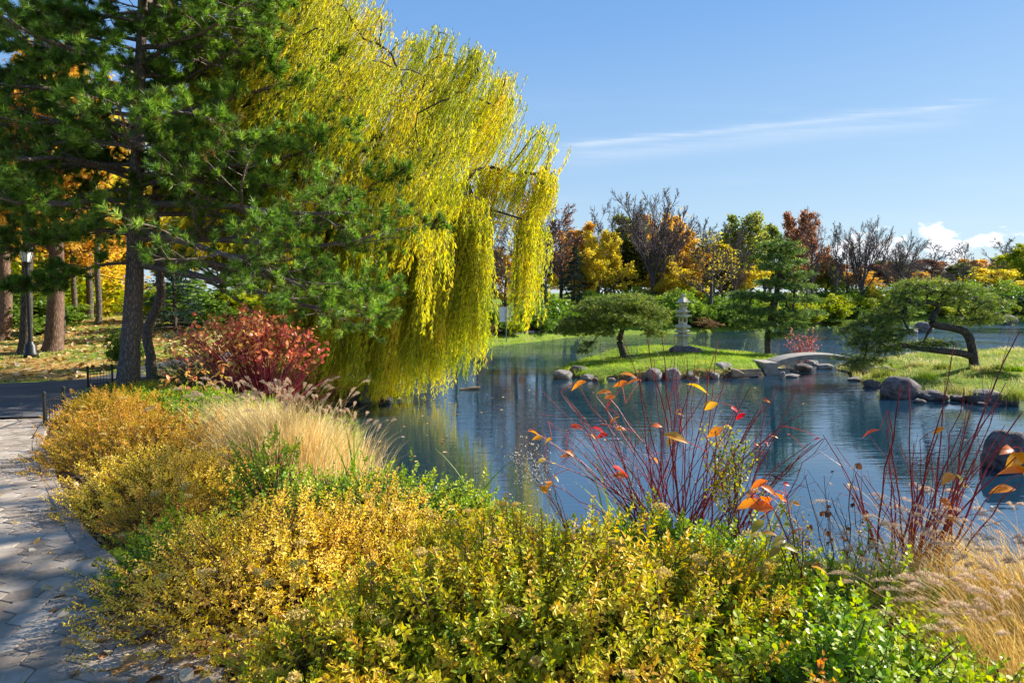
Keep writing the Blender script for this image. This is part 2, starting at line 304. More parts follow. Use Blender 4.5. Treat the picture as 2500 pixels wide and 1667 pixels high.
# ground: lawn, bare soil and leaf litter by place
def ground_mat():
    m, t = new_mat('ground_surface'); g = nd(t, 'ShaderNodeNewGeometry'); P = g.outputs['Position']
    a = nd(t, 'ShaderNodeAttribute', attribute_name='rnd').outputs['Fac']
    n1 = nd(t, 'ShaderNodeTexNoise', {'Vector': P, 'Scale': .7, 'Detail': 6.0}).outputs[0]
    n2 = nd(t, 'ShaderNodeTexNoise', {'Vector': P, 'Scale': 9.0, 'Detail': 6.0, 'Roughness': .7}).outputs[0]
    grass = ramp(t, n2, [(.3,(.07,.12,.015)),(.5,(.16,.24,.025)),(.7,(.30,.33,.06))])
    leafc = ramp(t, n2, [(.28,(.14,.07,.025)),(.45,(.34,.19,.06)),(.58,(.52,.34,.11)),(.72,(.30,.30,.06))])
    soil = ramp(t, n2, [(.3,(.03,.02,.014)),(.6,(.08,.055,.038)),(.75,(.16,.10,.05))])
    f1 = nd(t, 'ShaderNodeMapRange', {0: n1, 1: .42, 2: .6}).outputs[0]
    mix1 = nd(t, 'ShaderNodeMix', {0: f1, 6: grass, 7: leafc}, data_type='RGBA').outputs[2]
    s1 = nd(t, 'ShaderNodeMapRange', {0: a, 1: .25, 2: .35}).outputs[0]
    mix2 = nd(t, 'ShaderNodeMix', {0: s1, 6: soil, 7: mix1}, data_type='RGBA').outputs[2]
    s2 = nd(t, 'ShaderNodeMapRange', {0: a, 1: .75, 2: .85}).outputs[0]
    mix3 = nd(t, 'ShaderNodeMix', {0: s2, 6: mix2, 7: grass}, data_type='RGBA').outputs[2]
    b = nd(t, 'ShaderNodeBump', {'Height': n2, 'Strength': .8, 'Distance': .06})
    p = nd(t, 'ShaderNodeBsdfPrincipled', {'Base Color': mix3, 'Roughness': .95, 'Normal': b.outputs[0], 'Specular IOR Level': .1})
    nd(t, 'ShaderNodeOutputMaterial', {0: p.outputs[0]}); return m
M['ground'] = ground_mat()
def water_mat():
    m, t = new_mat('pond_water'); g = nd(t, 'ShaderNodeNewGeometry'); P = g.outputs['Position']
    def wv(sc, st, dt, off):
        mp = nd(t, 'ShaderNodeMapping', {'Vector': P, 'Scale': st, 'Location': (off, 0, 0)})
        return nd(t, 'ShaderNodeTexNoise', {'Vector': mp.outputs[0], 'Scale': sc, 'Detail': dt, 'Roughness': .55}).outputs[0]
    a = wv(1.15, (.55, 3.6, 1), 2.0, 0); b = wv(4.0, (.5, 2.7, 1), 2.5, 5)
    big = wv(.09, (1, 1.4, 1), 2.0, 9); k = nd(t, 'ShaderNodeMapRange', {0: big, 1: .38, 2: .62, 3: .22, 4: 1.5}).outputs[0]
    h = nd(t, 'ShaderNodeMath', {0: b, 1: .45, 2: a}, operation='MULTIPLY_ADD').outputs[0]
    sy_ = nd(t, 'ShaderNodeSeparateXYZ', {0: P}).outputs[1]; wind = nd(t, 'ShaderNodeMapRange', {0: sy_, 1: 24.0, 2: 44.0, 3: 1.0, 4: 6.5}).outputs[0]      # the open lake beyond the islands is ruffled by wind
    k = nd(t, 'ShaderNodeMath', {0: k, 1: wind}, operation='MULTIPLY').outputs[0]
    h = nd(t, 'ShaderNodeMath', {0: h, 1: k}, operation='MULTIPLY').outputs[0]
    bp = nd(t, 'ShaderNodeBump', {'Height': h, 'Strength': .23, 'Distance': .045})
    p = nd(t, 'ShaderNodeBsdfPrincipled', {'Base Color': (.006, .030, .055, 1), 'Roughness': .004, 'IOR': 3.5, 'Specular IOR Level': .5, 'Normal': bp.outputs[0]})
    nd(t, 'ShaderNodeOutputMaterial', {0: p.outputs[0]}); return m
M['water'] = water_mat()

# ---------------------------------------------------------------- terrain
POND = np.array([(60,5.0),(20,5.2),(9,5.5),(6,6.0),(3.4,6.6),(1.5,7.3),(0,8.3),(-1.2,9.8),(-2.2,11.4),(-3.3,13.2),(-4.4,15.4),(-5.0,17.0),(-4.9,18.4),
                 (-3.9,19.0),(-3.2,19.7),(-3.5,20.8),(-6,22.5),(-8,25),(-8,28),(-5.5,31),(-3.4,35),(-1.4,38.2),(1.2,41.5),(3.5,45.5),(6,48),(10,49.5),(13.5,50.5),
                 (18,54),(25,60),(34,66),(44,69),(54,71),(75,74),(110,78),(110,5)], float)
def sdist(Q, poly):
    """signed distance, positive outside the polygon"""
    Q = np.atleast_2d(Q); d = np.full(len(Q), 1e9); ins = np.zeros(len(Q), bool); n = len(poly)
    for i in range(n):
        a, b = poly[i], poly[(i+1) % n]; e = b-a; w = Q-a
        t = np.clip((w@e)/(e@e), 0, 1); d = np.minimum(d, np.linalg.norm(w-t[:, None]*e, axis=1))
        c = ((a[1] > Q[:, 1]) != (b[1] > Q[:, 1])); xx = a[0]+(Q[:, 1]-a[1])/(e[1] if abs(e[1]) > 1e-12 else 1e-12)*e[0]
        ins ^= c & (Q[:, 0] < xx)
    return np.where(ins, -d, d)
def T(x, y):
    x = np.asarray(x, float); y = np.asarray(y, float); sh = np.broadcast(x, y).shape
    X = np.broadcast_to(x, sh).ravel(); Y = np.broadcast_to(y, sh).ravel(); s = sdist(np.stack([X, Y], 1), POND)
    B = np.interp(Y, [-50, 3, 10, 18, 22, 35, 50, 70, 92, 120], [1.3, 1.3, 1.08, .66, .6, .55, .6, 1.0, 2.3, 2.5])
    lf = sstep(-X, 7.0, 11.0); B = B+lf*np.interp(Y, [18.5, 24, 32, 45, 80], [0, .45, 1.05, 1.3, 0])
    wdt = np.interp(Y, [0, 12, 25, 45, 70], [3.2, 2.6, 1.6, 2.2, 3.0])
    z = np.where(s > 0, B*sstep(s, -.1*wdt, wdt)+.02, -.9*sstep(-s, -.1, 1.6))
    z = np.where(s > 0, np.maximum(z, .05*np.minimum(s*4, 1)), z)
    return z.reshape(sh)
def Ts(x, y): return float(T(np.array([x]), np.array([y]))[0])
gx = np.concatenate([np.array([-900, -500, -300, -180, -120]), np.arange(-90, -15, 1.5), np.arange(-15, 8, .22), np.arange(8, 95, 1.5), np.array([100, 130, 200, 320, 500, 900])])
gy = np.concatenate([np.array([-600, -300, -100, -40, -15, -6]), np.arange(-4, 24, .22), np.arange(24, 125, 1.3), np.array([130, 150, 200, 320, 600, 1500])])
XX, YY = np.meshgrid(gx, gy); ZZ = T(XX, YY); fine = (XX > -15) & (XX < 8) & (YY < 24)
mask = .55*np.ones_like(XX)
path_soil = (YY < 15.5) & (XX > -9.5) & (XX < 60); mask = np.where(path_soil, .1, mask)
mask = np.where((YY > 28) & (XX > -6), .9, mask)
nx, ny = len(gx), len(gy); i = np.arange(ny-1)[:, None]; j = np.arange(nx-1)[None]
F = np.stack([i*nx+j, i*nx+j+1, (i+1)*nx+j+1, (i+1)*nx+j], -1).reshape(-1, 4)
A = Acc(); A.add(np.stack([XX, YY, ZZ], -1), F, mask.ravel(), True)
tag(obj('ground', A, M['ground']), kind='structure')
A = Acc(); A.add([[-120, 2, 0], [160, 2, 0], [160, 110, 0], [-120, 110, 0]], [[0, 1, 2, 3]])
tag(obj('pond_water', A, M['water']), kind='structure')

def sheet(poly, sp, zoff, jit=0):
    poly = np.asarray(poly, float); pts = []
    for k in range(len(poly)):
        a, b = poly[k], poly[(k+1) % len(poly)]; n = max(1, int(np.linalg.norm(b-a)/sp))
        for q in range(n): pts.append(a+(b-a)*q/n)
    nb = len(pts); lo, hi = poly.min(0), poly.max(0)
    g = np.stack(np.meshgrid(np.arange(lo[0], hi[0], sp), np.arange(lo[1], hi[1], sp)), -1).reshape(-1, 2)
    g = g[sdist(g, poly) < -sp*.4]; allp = [Vector(p) for p in pts]+[Vector(p) for p in g]
    v, e, f, *_ = mgeo.delaunay_2d_cdt(allp, [(k, (k+1) % nb) for k in range(nb)], [], 1, 1e-5)
    V = np.array([(p.x, p.y) for p in v]); Z = T(V[:, 0], V[:, 1])+zoff
    A = Acc(); tri = np.array([list(q) for q in f if len(q) == 3]); A.add(np.column_stack([V, Z]), tri, None, True); return A
def smooth_line(pts, n=60):
    pts = np.asarray(pts, float); t = np.linspace(0, len(pts)-1, n); out = []
    P_ = np.vstack([2*pts[0]-pts[1], pts, 2*pts[-1]-pts[-2]])
    for q in t:
        k = min(int(q), len(pts)-2); u = q-k; a, b, c, d = P_[k:k+4]
        out.append(.5*((2*b)+(-a+c)*u+(2*a-5*b+4*c-d)*u*u+(-a+3*b-3*c+d)*u**3))
    return np.array(out)
EDGE = smooth_line([(.2,-1.5),(-.5,1.0),(-1.15,2.4),(-1.6,3.15),(-2.3,3.85),(-3.04,4.61),(-3.67,5.37),(-4.32,6.18),(-5.04,7.15),(-5.78,8.1),(-6.7,9.6),(-7.9,11.8),(-8.9,13.8),(-9.8,16.0),(-9.9,18),(-9.2,21),(-7.6,25)], 90)
FAR = smooth_line([(-45,9.5),(-24,14.2),(-16,16.2),(-12.7,16.9),(-11.5,18.5),(-10.9,21),(-9.4,25)], 40)
ea = EDGE[EDGE[:, 1] > 10.2]; asph = np.vstack([ea, FAR[::-1], [(-45, 5), (-14, 8.5)]])
tag(obj('road', sheet(asph, .9, .02), M['asphalt']), kind='structure')
en = EDGE[EDGE[:, 1] <= 10.25]; pav = np.vstack([en, [(-14, 8.6)], [(-14, -1.5)]])
tag(obj('paving_bed', sheet(pav, .5, .008), M['joint']), kind='structure')
rng = np.random.default_rng(3)
def hex_paving(poly, R=.105):
    A = Acc(); w = math.sqrt(3)*R; rows = int(13.2/(1.5*R)); pts = []
    for r_ in range(rows):
        for c_ in range(int(14/w)): pts.append((-13.9+c_*w+(r_ % 2)*w/2, -1.4+r_*1.5*R))
    c = np.array(pts); ang = .2; ca, sa = math.cos(ang), math.sin(ang); c0 = c-c.mean(0); c = np.stack([c0[:, 0]*ca-c0[:, 1]*sa, c0[:, 0]*sa+c0[:, 1]*ca], 1)+c.mean(0)
    s = sdist(c, poly); c = c[s < .06]; n = len(c)
    a = np.pi/6+np.arange(6)*np.pi/3+ang; h = np.stack([np.cos(a), np.sin(a)], 1)
    z = T(c[:, 0], c[:, 1])+.03+rng.normal(0, .0015, n); sl = rng.normal(0, .008, (n, 2))
    slope = (T(c[:, 0], c[:, 1]+.1)-T(c[:, 0], c[:, 1]-.1))/.2
    V = []
    for rr, dz in ((.985, -.025), (.985, -.004), (.945, 0)):
        xy = c[:, None]+h[None]*R*rr*.985
        zz = z[:, None]+dz+(xy[..., 1]-c[:, None, 1])*slope[:, None]+((xy-c[:, None])*sl[:, None]).sum(-1)
        V.append(np.concatenate([xy, zz[..., None]], -1))
    V = np.concatenate(V, 1); j = np.arange(6); j2 = (j+1) % 6
    q = np.concatenate([np.stack([k*6+j, k*6+j2, (k+1)*6+j2, (k+1)*6+j], 1) for k in (0, 1)]); base = (np.arange(n)*18)[:, None, None]
    rv = np.repeat(rng.random(n), 18); A.add(V, (q[None]+base).reshape(-1, 4), rv); 
    A2 = (np.arange(12, 18)[None]+base[:, :, 0]); A.f.append(A2); A.sm.append(np.full(n, False)); A.mi.append(np.zeros(n, int)); return A
tag(obj('path', hex_paving(pav), M['paver']), kind='structure')
# kerb stones swept along the bed edge
def sweep_kerb(line, w, h, joint=.9):
    A = Acc(); L = np.concatenate([[0], np.cumsum(np.linalg.norm(np.diff(line, axis=0), axis=1))]); s = 0.0
    while s < L[-1]-.2:
        e = min(s+joint-.012, L[-1]); tt = np.linspace(s, e, 7); p = np.stack([np.interp(tt, L, line[:, 0]), np.interp(tt, L, line[:, 1])], 1)
        t = nrm(np.gradient(p, axis=0)); n = np.stack([t[:, 1], -t[:, 0]], 1); z = T(p[:, 0], p[:, 1]); dz = rng.normal(0, .004)
        prof = [(0, -.05), (0, h-.012), (.012, h), (w-.012, h), (w, h-.012), (w, -.05)]
        V = np.array([[*(p[k]+n[k]*a), z[k]+b+dz] for k in range(7) for a, b in prof])
        F = [[k*6+q, k*6+(q+1) % 6, (k+1)*6+(q+1) % 6, (k+1)*6+q] for k in range(6) for q in range(6)]
        A.add(V, F, rng.random()); A.add(V[:6], [[5,4,3,2,1,0]]); A.add(V[-6:], [[0,1,2,3,4,5]]); s += joint
    return A
kl = EDGE[(EDGE[:, 1] > 3.6) & (EDGE[:, 1] < 15.8)]
tag(obj('kerb', sweep_kerb(kl, .12, .04), M['kerb']), kind='structure')
# far shore footpath and the far road
fp = np.vstack([smooth_line([(-9,30.5),(-5.2,34.6),(-2.6,38.8),(.2,42.4),(3.6,47.5),(8,52)], 24), smooth_line([(9,55),(2.9,50),(-1.0,44.2),(-3.9,39.8),(-6.8,35.2),(-11,31)], 24)])
tag(obj('footpath', sheet(fp, .8, .03), M['asphalt']), kind='structure')
fr = [(18, 93), (120, 93), (120, 101), (18, 101)]
tag(obj('far_road', sheet(fr, 3, .06), rough_mat('pale_road', [(.35,.34,.33),(.45,.44,.42)], .5, .8)), kind='structure')

# ---------------------------------------------------------------- plant generators
def rdirs(rng, n): return nrm(rng.normal(size=(n, 3)))
def spawn(rng, P, R, n, t0, t1, ang, ratio, rr, K=5, wander=.15, trop=0.0, taper=.35, flat=0.0, falloff=.5, jit=12, tipr=.25, gaps=0.0):
    """n children on every parent polyline; returns child polylines and radii"""
    M_, Kp, _ = P.shape; L = np.linalg.norm(np.diff(P, axis=1), axis=2).sum(1)
    t = (np.arange(n)[None]+rng.random((M_, n)))/n*(t1-t0)+t0
    f = t*(Kp-1); i = np.clip(f.astype(int), 0, Kp-2); u = (f-i)[..., None]; m = np.arange(M_)[:, None]
    p = P[m, i]*(1-u)+P[m, i+1]*u; tg = nrm(P[m, i+1]-P[m, i]); r = R[m, i]*(1-u[..., 0])+R[m, i+1]*u[..., 0]
    a = nrm(np.cross(tg, np.array([0.12, .05, 1.0]))); b = np.cross(tg, a)       # a is horizontal, b points up or down
    az = (np.arange(n)[None]*2.4+rng.random((M_, 1))*6.28+rng.normal(0, .5, (M_, n)))[..., None]
    sd = np.cos(az)*a+np.sin(az)*b*(1-flat)
    if flat > .5: sd = np.where(np.cos(az) >= 0, 1, -1)*a+np.sin(az)*b*(1-flat)
    sd = nrm(sd); an = np.radians(ang+rng.normal(0, jit, (M_, n)))[..., None]
    d = nrm(np.cos(an)*tg+np.sin(an)*sd); ll = L[:, None]*ratio*(1-falloff*(t-t0)/max(1e-6, t1-t0))*rng.uniform(.7, 1.2, (M_, n))
    p = p.reshape(-1, 3); d = d.reshape(-1, 3); ll = ll.ravel(); r = (r*rr).ravel()
    if gaps > 0: k = rng.random(len(p)) > gaps; p, d, ll, r = p[k], d[k], ll[k], r[k]
    out = np.zeros((len(p), K, 3)); out[:, 0] = p
    for k in range(1, K):
        d = nrm(d+rng.normal(0, wander, d.shape)+np.array([0, 0, trop])); out[:, k] = out[:, k-1]+d*(ll/(K-1))[:, None]
    return out, r[:, None]*np.linspace(1, tipr, K)[None]
def trunk_line(rng, base, H, lean=(0, 0), K=10, wob=.02, r0=.2, flare=1.35, top=.15):
    t = np.linspace(0, 1, K); p = np.zeros((K, 3)); p[:, 2] = t*H
    w = np.cumsum(rng.normal(0, wob*H/K*2, (K, 2)), 0); w -= w[0]; p[:, :2] = w+np.outer(t, lean)
    r = r0*(1-(1-top)*t); r[0] *= flare; return (p+np.asarray(base))[None], r[None]
def tufts(acc, pos, d, n, ln, w, rng, core=.5, spread=.75, back=.7):
    m = len(pos)
    if m == 0: return
    dd = nrm(np.broadcast_to(d, (m, 3)).astype(float)); tuft_r = rng.random(m)
    D = np.repeat(dd, n, 0); nn = len(D); per = rng.normal(size=(nn, 3)); per -= (per*D).sum(1, keepdims=True)*D; per = nrm(per)
    o = np.repeat(pos, n, 0)-D*(rng.random((nn, 1))*ln*back); nd_ = nrm(D*core+per*spread+rng.normal(0, .12, (nn, 3)))
    L = ln*rng.uniform(.7, 1.1, (nn, 1)); s = nrm(np.cross(nd_, rng.normal(size=(nn, 3))))*w*.5
    V = np.stack([o-s, o+s, o+nd_*L], 1).reshape(-1, 3)
    acc.add(V, np.arange(nn*3).reshape(-1, 3), np.repeat(np.clip(np.repeat(tuft_r, n)*.7+rng.random(nn)*.3, 0, 1), 3))
def blades(acc, base, H, lean, w, rng, K=4, droop=.5, rnd=None):
    """curved grass blades: base (n,3), H (n,), lean direction (n,3) horizontal amount"""
    n = len(base); t = np.linspace(0, 1, K)[None, :, None]; H = np.broadcast_to(H, (n,))[:, None, None]
    P = base[:, None]+np.array([0, 0, 1.])*H*(t-droop*t**2.2*.5)+lean[:, None]*H*t**1.6
    s = nrm(np.cross(lean+np.array([1e-3, 0, 0]), [0, 0, 1.])+rng.normal(0, .5, (n, 3)))[:, None]*np.broadcast_to(w, (n,))[:, None, None]*.5*(1-t**2*.95)
    V = np.stack([P-s, P+s], 2).reshape(n, K*2, 3); k = np.arange(K-1)
    q = np.stack([2*k, 2*k+1, 2*k+3, 2*k+2], 1); F = (q[None]+(np.arange(n)*K*2)[:, None, None]).reshape(-1, 4)
    acc.add(V, F, np.repeat(rng.random(n) if rnd is None else rnd, K*2))

# ---- leafy tree archetypes, built once near the origin and copied with their own size, turn and leaf material
def tree_mesh(kind, seed):
    r = np.random.default_rng(seed); tr, lf = Acc(), Acc()
    H = 10.0
    if kind in ('round', 'tall', 'sparse'):
        P0, R0 = trunk_line(r, (0, 0, -.3), H*.78, (r.normal(0, .3), r.normal(0, .3)), 10, .02, .2)
        wide = {'round': .52, 'tall': .34, 'sparse': .42}[kind]
        P1, R1 = spawn(r, P0, R0, 22, .22, .98, 52 if kind != 'tall' else 38, wide, .55, 7, .14, .10, falloff=.55)
        P2, R2 = spawn(r, P1, R1, 8, .25, 1, 42, .42, .55, 5, .18, .05)
        P3, R3 = spawn(r, P2, R2, 5, .2, 1, 42, .5, .6, 4, .2, .03)
        for P, R, s_ in ((P0, R0, 9), (P1, R1, 6), (P2, R2, 4), (P3, R3, 3)): tubes(tr, P, np.maximum(R, .012), s_)
        pts = np.concatenate([P3[:, 1:].reshape(-1, 3), P2[:, 2:].reshape(-1, 3)])
        kp = r.random(len(P3)) > (.30 if kind != 'sparse' else .45); pts = np.concatenate([P3[kp][:, 1:].reshape(-1, 3), P3[kp][:, 3]]); n = {'round': 22000, 'tall': 19000, 'sparse': 7000}[kind]; c = pts[r.integers(0, len(pts), n)]+r.normal(0, .13, (n, 3))
        cl = np.repeat(r.random(len(pts)), 1)[r.integers(0, len(pts), n)]
        place(lf, LEAF4, c, rdirs(r, n)+[0, 0, -.3], rdirs(r, n), r.uniform(.10, .20, n), np.clip(.5+r.normal(0, .25, n), 0, 1), 1.5)
    elif kind == 'vase':
        P0, R0 = trunk_line(r, (0, 0, -.3), H*.34, (.1, 0), 6, .02, .2, top=.8)
        P1, R1 = spawn(r, P0, R0, 10, .5, 1, 24, 1.8, .5, 9, .045, .05, falloff=.1, jit=9)
        P2, R2 = spawn(r, P1, R1, 14, .2, 1, 22, .40, .5, 6, .06, .06, falloff=.5)
        P3, R3 = spawn(r, P2, R2, 8, .15, 1, 22, .5, .55, 5, .07, .05, tipr=.4)
        P4, R4 = spawn(r, P3, R3, 3, .2, 1, 26, .6, .7, 4, .12, .04, tipr=.5)
        for P, R, s_, mn in ((P0, R0, 9, .02), (P1, R1, 6, .02), (P2, R2, 4, .012), (P3, R3, 3, .013), (P4, R4, 3, .010)): tubes(tr, P, np.maximum(R, mn), s_)
        c = P4[r.integers(0, len(P4), 70), -1]; place(lf, LEAF4, c+r.normal(0, .08, c.shape), rdirs(r, 70), rdirs(r, 70), .14, r.random(70), 1.4)
    elif kind == 'bare':
        P0, R0 = trunk_line(r, (0, 0, -.3), H*.86, (r.normal(0, .5), 0), 12, .03, .17)
        P1, R1 = spawn(r, P0, R0, 16, .25, .97, 38, .42, .55, 8, .12, .08, falloff=.5)
        P2, R2 = spawn(r, P1, R1, 9, .2, 1, 36, .42, .5, 6, .14, .05)
        P3, R3 = spawn(r, P2, R2, 6, .15, 1, 34, .5, .6, 5, .15, .04, tipr=.4)
        P4, R4 = spawn(r, P3, R3, 4, .2, 1, 30, .6, .7, 3, .12, .04, tipr=.5)
        for P, R, s_, mn in ((P0, R0, 9, .02), (P1, R1, 6, .018), (P2, R2, 4, .012), (P3, R3, 3, .013), (P4, R4, 3, .010)): tubes(tr, P, np.maximum(R, mn), s_)
        c = P4[r.integers(0, len(P4), 900), -1]; place(lf, LEAF4, c+r.normal(0, .1, c.shape), rdirs(r, 900), rdirs(r, 900), .14, r.random(900), 1.4)
    elif kind == 'spruce':
        P0, R0 = trunk_line(r, (0, 0, -.3), H, (0, 0), 12, .004, .17, top=.08)
        P1, R1 = spawn(r, P0, R0, 85, .06, .99, 96, .30, .35, 6, .06, -.02, falloff=.93, jit=7)
        P2, R2 = spawn(r, P1, R1, 11, .12, 1, 52, .36, .5, 4, .1, -.05, flat=.7)
        tubes(tr, P0, R0, 8); tubes(tr, P1, np.maximum(R1, .01), 4); tubes(tr, P2, np.maximum(R2, .006), 3)
        c = P2[:, 1:].reshape(-1, 3); d = np.repeat(nrm(P2[:, -1]-P2[:, 0]), 3, 0)
        tufts(lf, c, d, 7, .20, .05, r, .8, .5, 1.0); tufts(lf, P1[:, -1], nrm(P1[:, -1]-P1[:, -2]), 10, .2, .05, r)
    elif kind == 'bush':
        n = 26; a = r.random(n)*6.28; e = r.uniform(.35, 1.5, n); d = np.stack([np.cos(a)*np.cos(e), np.sin(a)*np.cos(e), np.sin(e)], 1)
        L = r.uniform(6.5, 10, n); P1 = np.array([0, 0, 0])+d[:, None]*L[:, None, None]*np.linspace(0, 1, 6)[None, :, None]
        P1[:, :, :2] *= .75; P1 += np.cumsum(r.normal(0, .12, P1.shape), 1); R1 = np.linspace(.10, .03, 6)[None]*np.ones((n, 1))
        P2, R2 = spawn(r, P1, R1, 9, .2, 1, 38, .42, .6, 5, .2, .1); P3, R3 = spawn(r, P2, R2, 5, .2, 1, 38, .5, .7, 4, .2, .08)
        for P, R, s_ in ((P1, R1, 4), (P2, R2, 3), (P3, R3, 3)): tubes(tr, P, R, s_)
        pts = P3[:, 1:].reshape(-1, 3); n = 9000; c = pts[r.integers(0, len(pts), n)]+r.normal(0, .28, (n, 3))
        place(lf, LEAF4, c, rdirs(r, n)+[0, 0, .2], rdirs(r, n), r.uniform(.35, .75, n), np.clip(.5+r.normal(0, .22, n), 0, 1), 1.4)
    return tr, lf
ARCH = {}
def arch(kind, v):
    k = (kind, v)
    if k not in ARCH:
        tr, lf = tree_mesh(kind, hash_seed(kind)+v*17); V = np.concatenate(lf.v)
        ARCH[k] = (tr.mesh('trunk'), lf.mesh('crown'), V[:, 2].max(), np.percentile(np.hypot(V[:, 0], V[:, 1]), 97))
        if kind in ('bare', 'vase'):
            V = np.concatenate(tr.v); ARCH[k] = ARCH[k][:2]+(V[:, 2].max(), np.percentile(np.hypot(V[:, 0], V[:, 1]), 99))
        for me in ARCH[k][:2]: me.materials.append(None)
    return ARCH[k]
def hash_seed(s): return sum((i+1)*ord(c) for i, c in enumerate(s))
RT = np.random.default_rng(77)
def tree(name, label, kind, px, top, wpx, Y, leafm, barkm='bark', cat='tree', group=None, v=0, dz=0.0, noleaf=False, parts=('trunk', 'crown')):
    """px: column where it stands in the photo, top: row of its top, wpx: crown width, Y: distance"""
    X = at(px, 715, Y)[0]; z0 = Ts(X, Y); top = top-22 if kind in ('bare', 'vase') else top; barkm = 'bark_far' if kind in ('bare', 'vase') else barkm; H = at(px, top, Y)[2]-z0; tm, cm, h0, r0 = arch(kind, v)
    root = thing(name, (X, Y, z0), label, cat, group); rz = RT.random()*6.28; w = wpx/FPX*Y/2
    for me, pn, mt in ((tm, parts[0], M[barkm]), (cm, parts[1], M[leafm])):
        if noleaf and me is cm: continue
        o = bpy.data.objects.new(pn, me); COL.objects.link(o); o.parent = root
        o.material_slots[0].link = 'OBJECT'; o.material_slots[0].material = mt
        o.scale = (w/r0, w/r0, H/h0); o.rotation_euler = (0, 0, rz)
    return root

# ---- skeleton that reaches given target points (for the shaped pines and the willow)
def reach(rng, root, targets, r_tip=.012, expo=2.4, step=.3, arc=.12, wob=.03):
    nodes = [np.asarray(p, float) for p in root]; par = [-1]+list(range(len(root)-1)); rootn = len(root)
    start = np.array(root[-1]); order = np.argsort(np.linalg.norm(targets-start, axis=1)); tips = []
    for k in order:
        tpt = targets[k]; A_ = np.array(nodes); dv = tpt-A_; dist = np.linalg.norm(dv, axis=1)
        pen = np.where(np.arange(len(A_)) < max(1, rootn*.45), 4.0, 0)+.25*np.linalg.norm(A_-start, axis=1)
        j = int(np.argmin(dist+pen)); L = dist[j]; m = max(2, int(L/step)); prev = j; perp = rng.normal(0, 1, 3); perp[2] *= .4
        for q in range(1, m+1):
            t = q/m; p = nodes[j]+dv[j]*t+np.array([0, 0, arc*L])*math.sin(math.pi*t)+perp*wob*L*math.sin(math.pi*t)
            if q < m: p = p+rng.normal(0, .012, 3)*min(L, 2)
            nodes.append(p); par.append(prev); prev = len(nodes)-1
        tips.append(prev)
    Nn = len(nodes); rad = np.zeros(Nn); ch = [[] for _ in range(Nn)]
    for a, b in enumerate(par):
        if b >= 0: ch[b].append(a)
    for a in range(Nn-1, -1, -1):
        rad[a] = r_tip if not ch[a] else max(sum(rad[c]**expo for c in ch[a])**(1/expo), r_tip)
    return np.array(nodes), np.array(par), rad, ch, np.array(tips)
def skel_tubes(acc, nodes, ch, rad, rootR=None, sides=7, rnd=.5):
    stack = [(0, None)]
    while stack:
        a, pa = stack.pop(); line = [a] if pa is None else [pa, a]; cur = a
        while ch[cur]:
            c = sorted(ch[cur], key=lambda q: -rad[q]); 
            for o in c[1:]: stack.append((o, cur))
            cur = c[0]; line.append(cur)
        if len(line) < 2: continue
        P = nodes[line]; R = rad[line].copy()
        if pa is not None: R[0] = R[1]
        R[-1] *= .4; tubes(acc, P[None], R[None], sides if R.max() > .05 else 4, rnd)

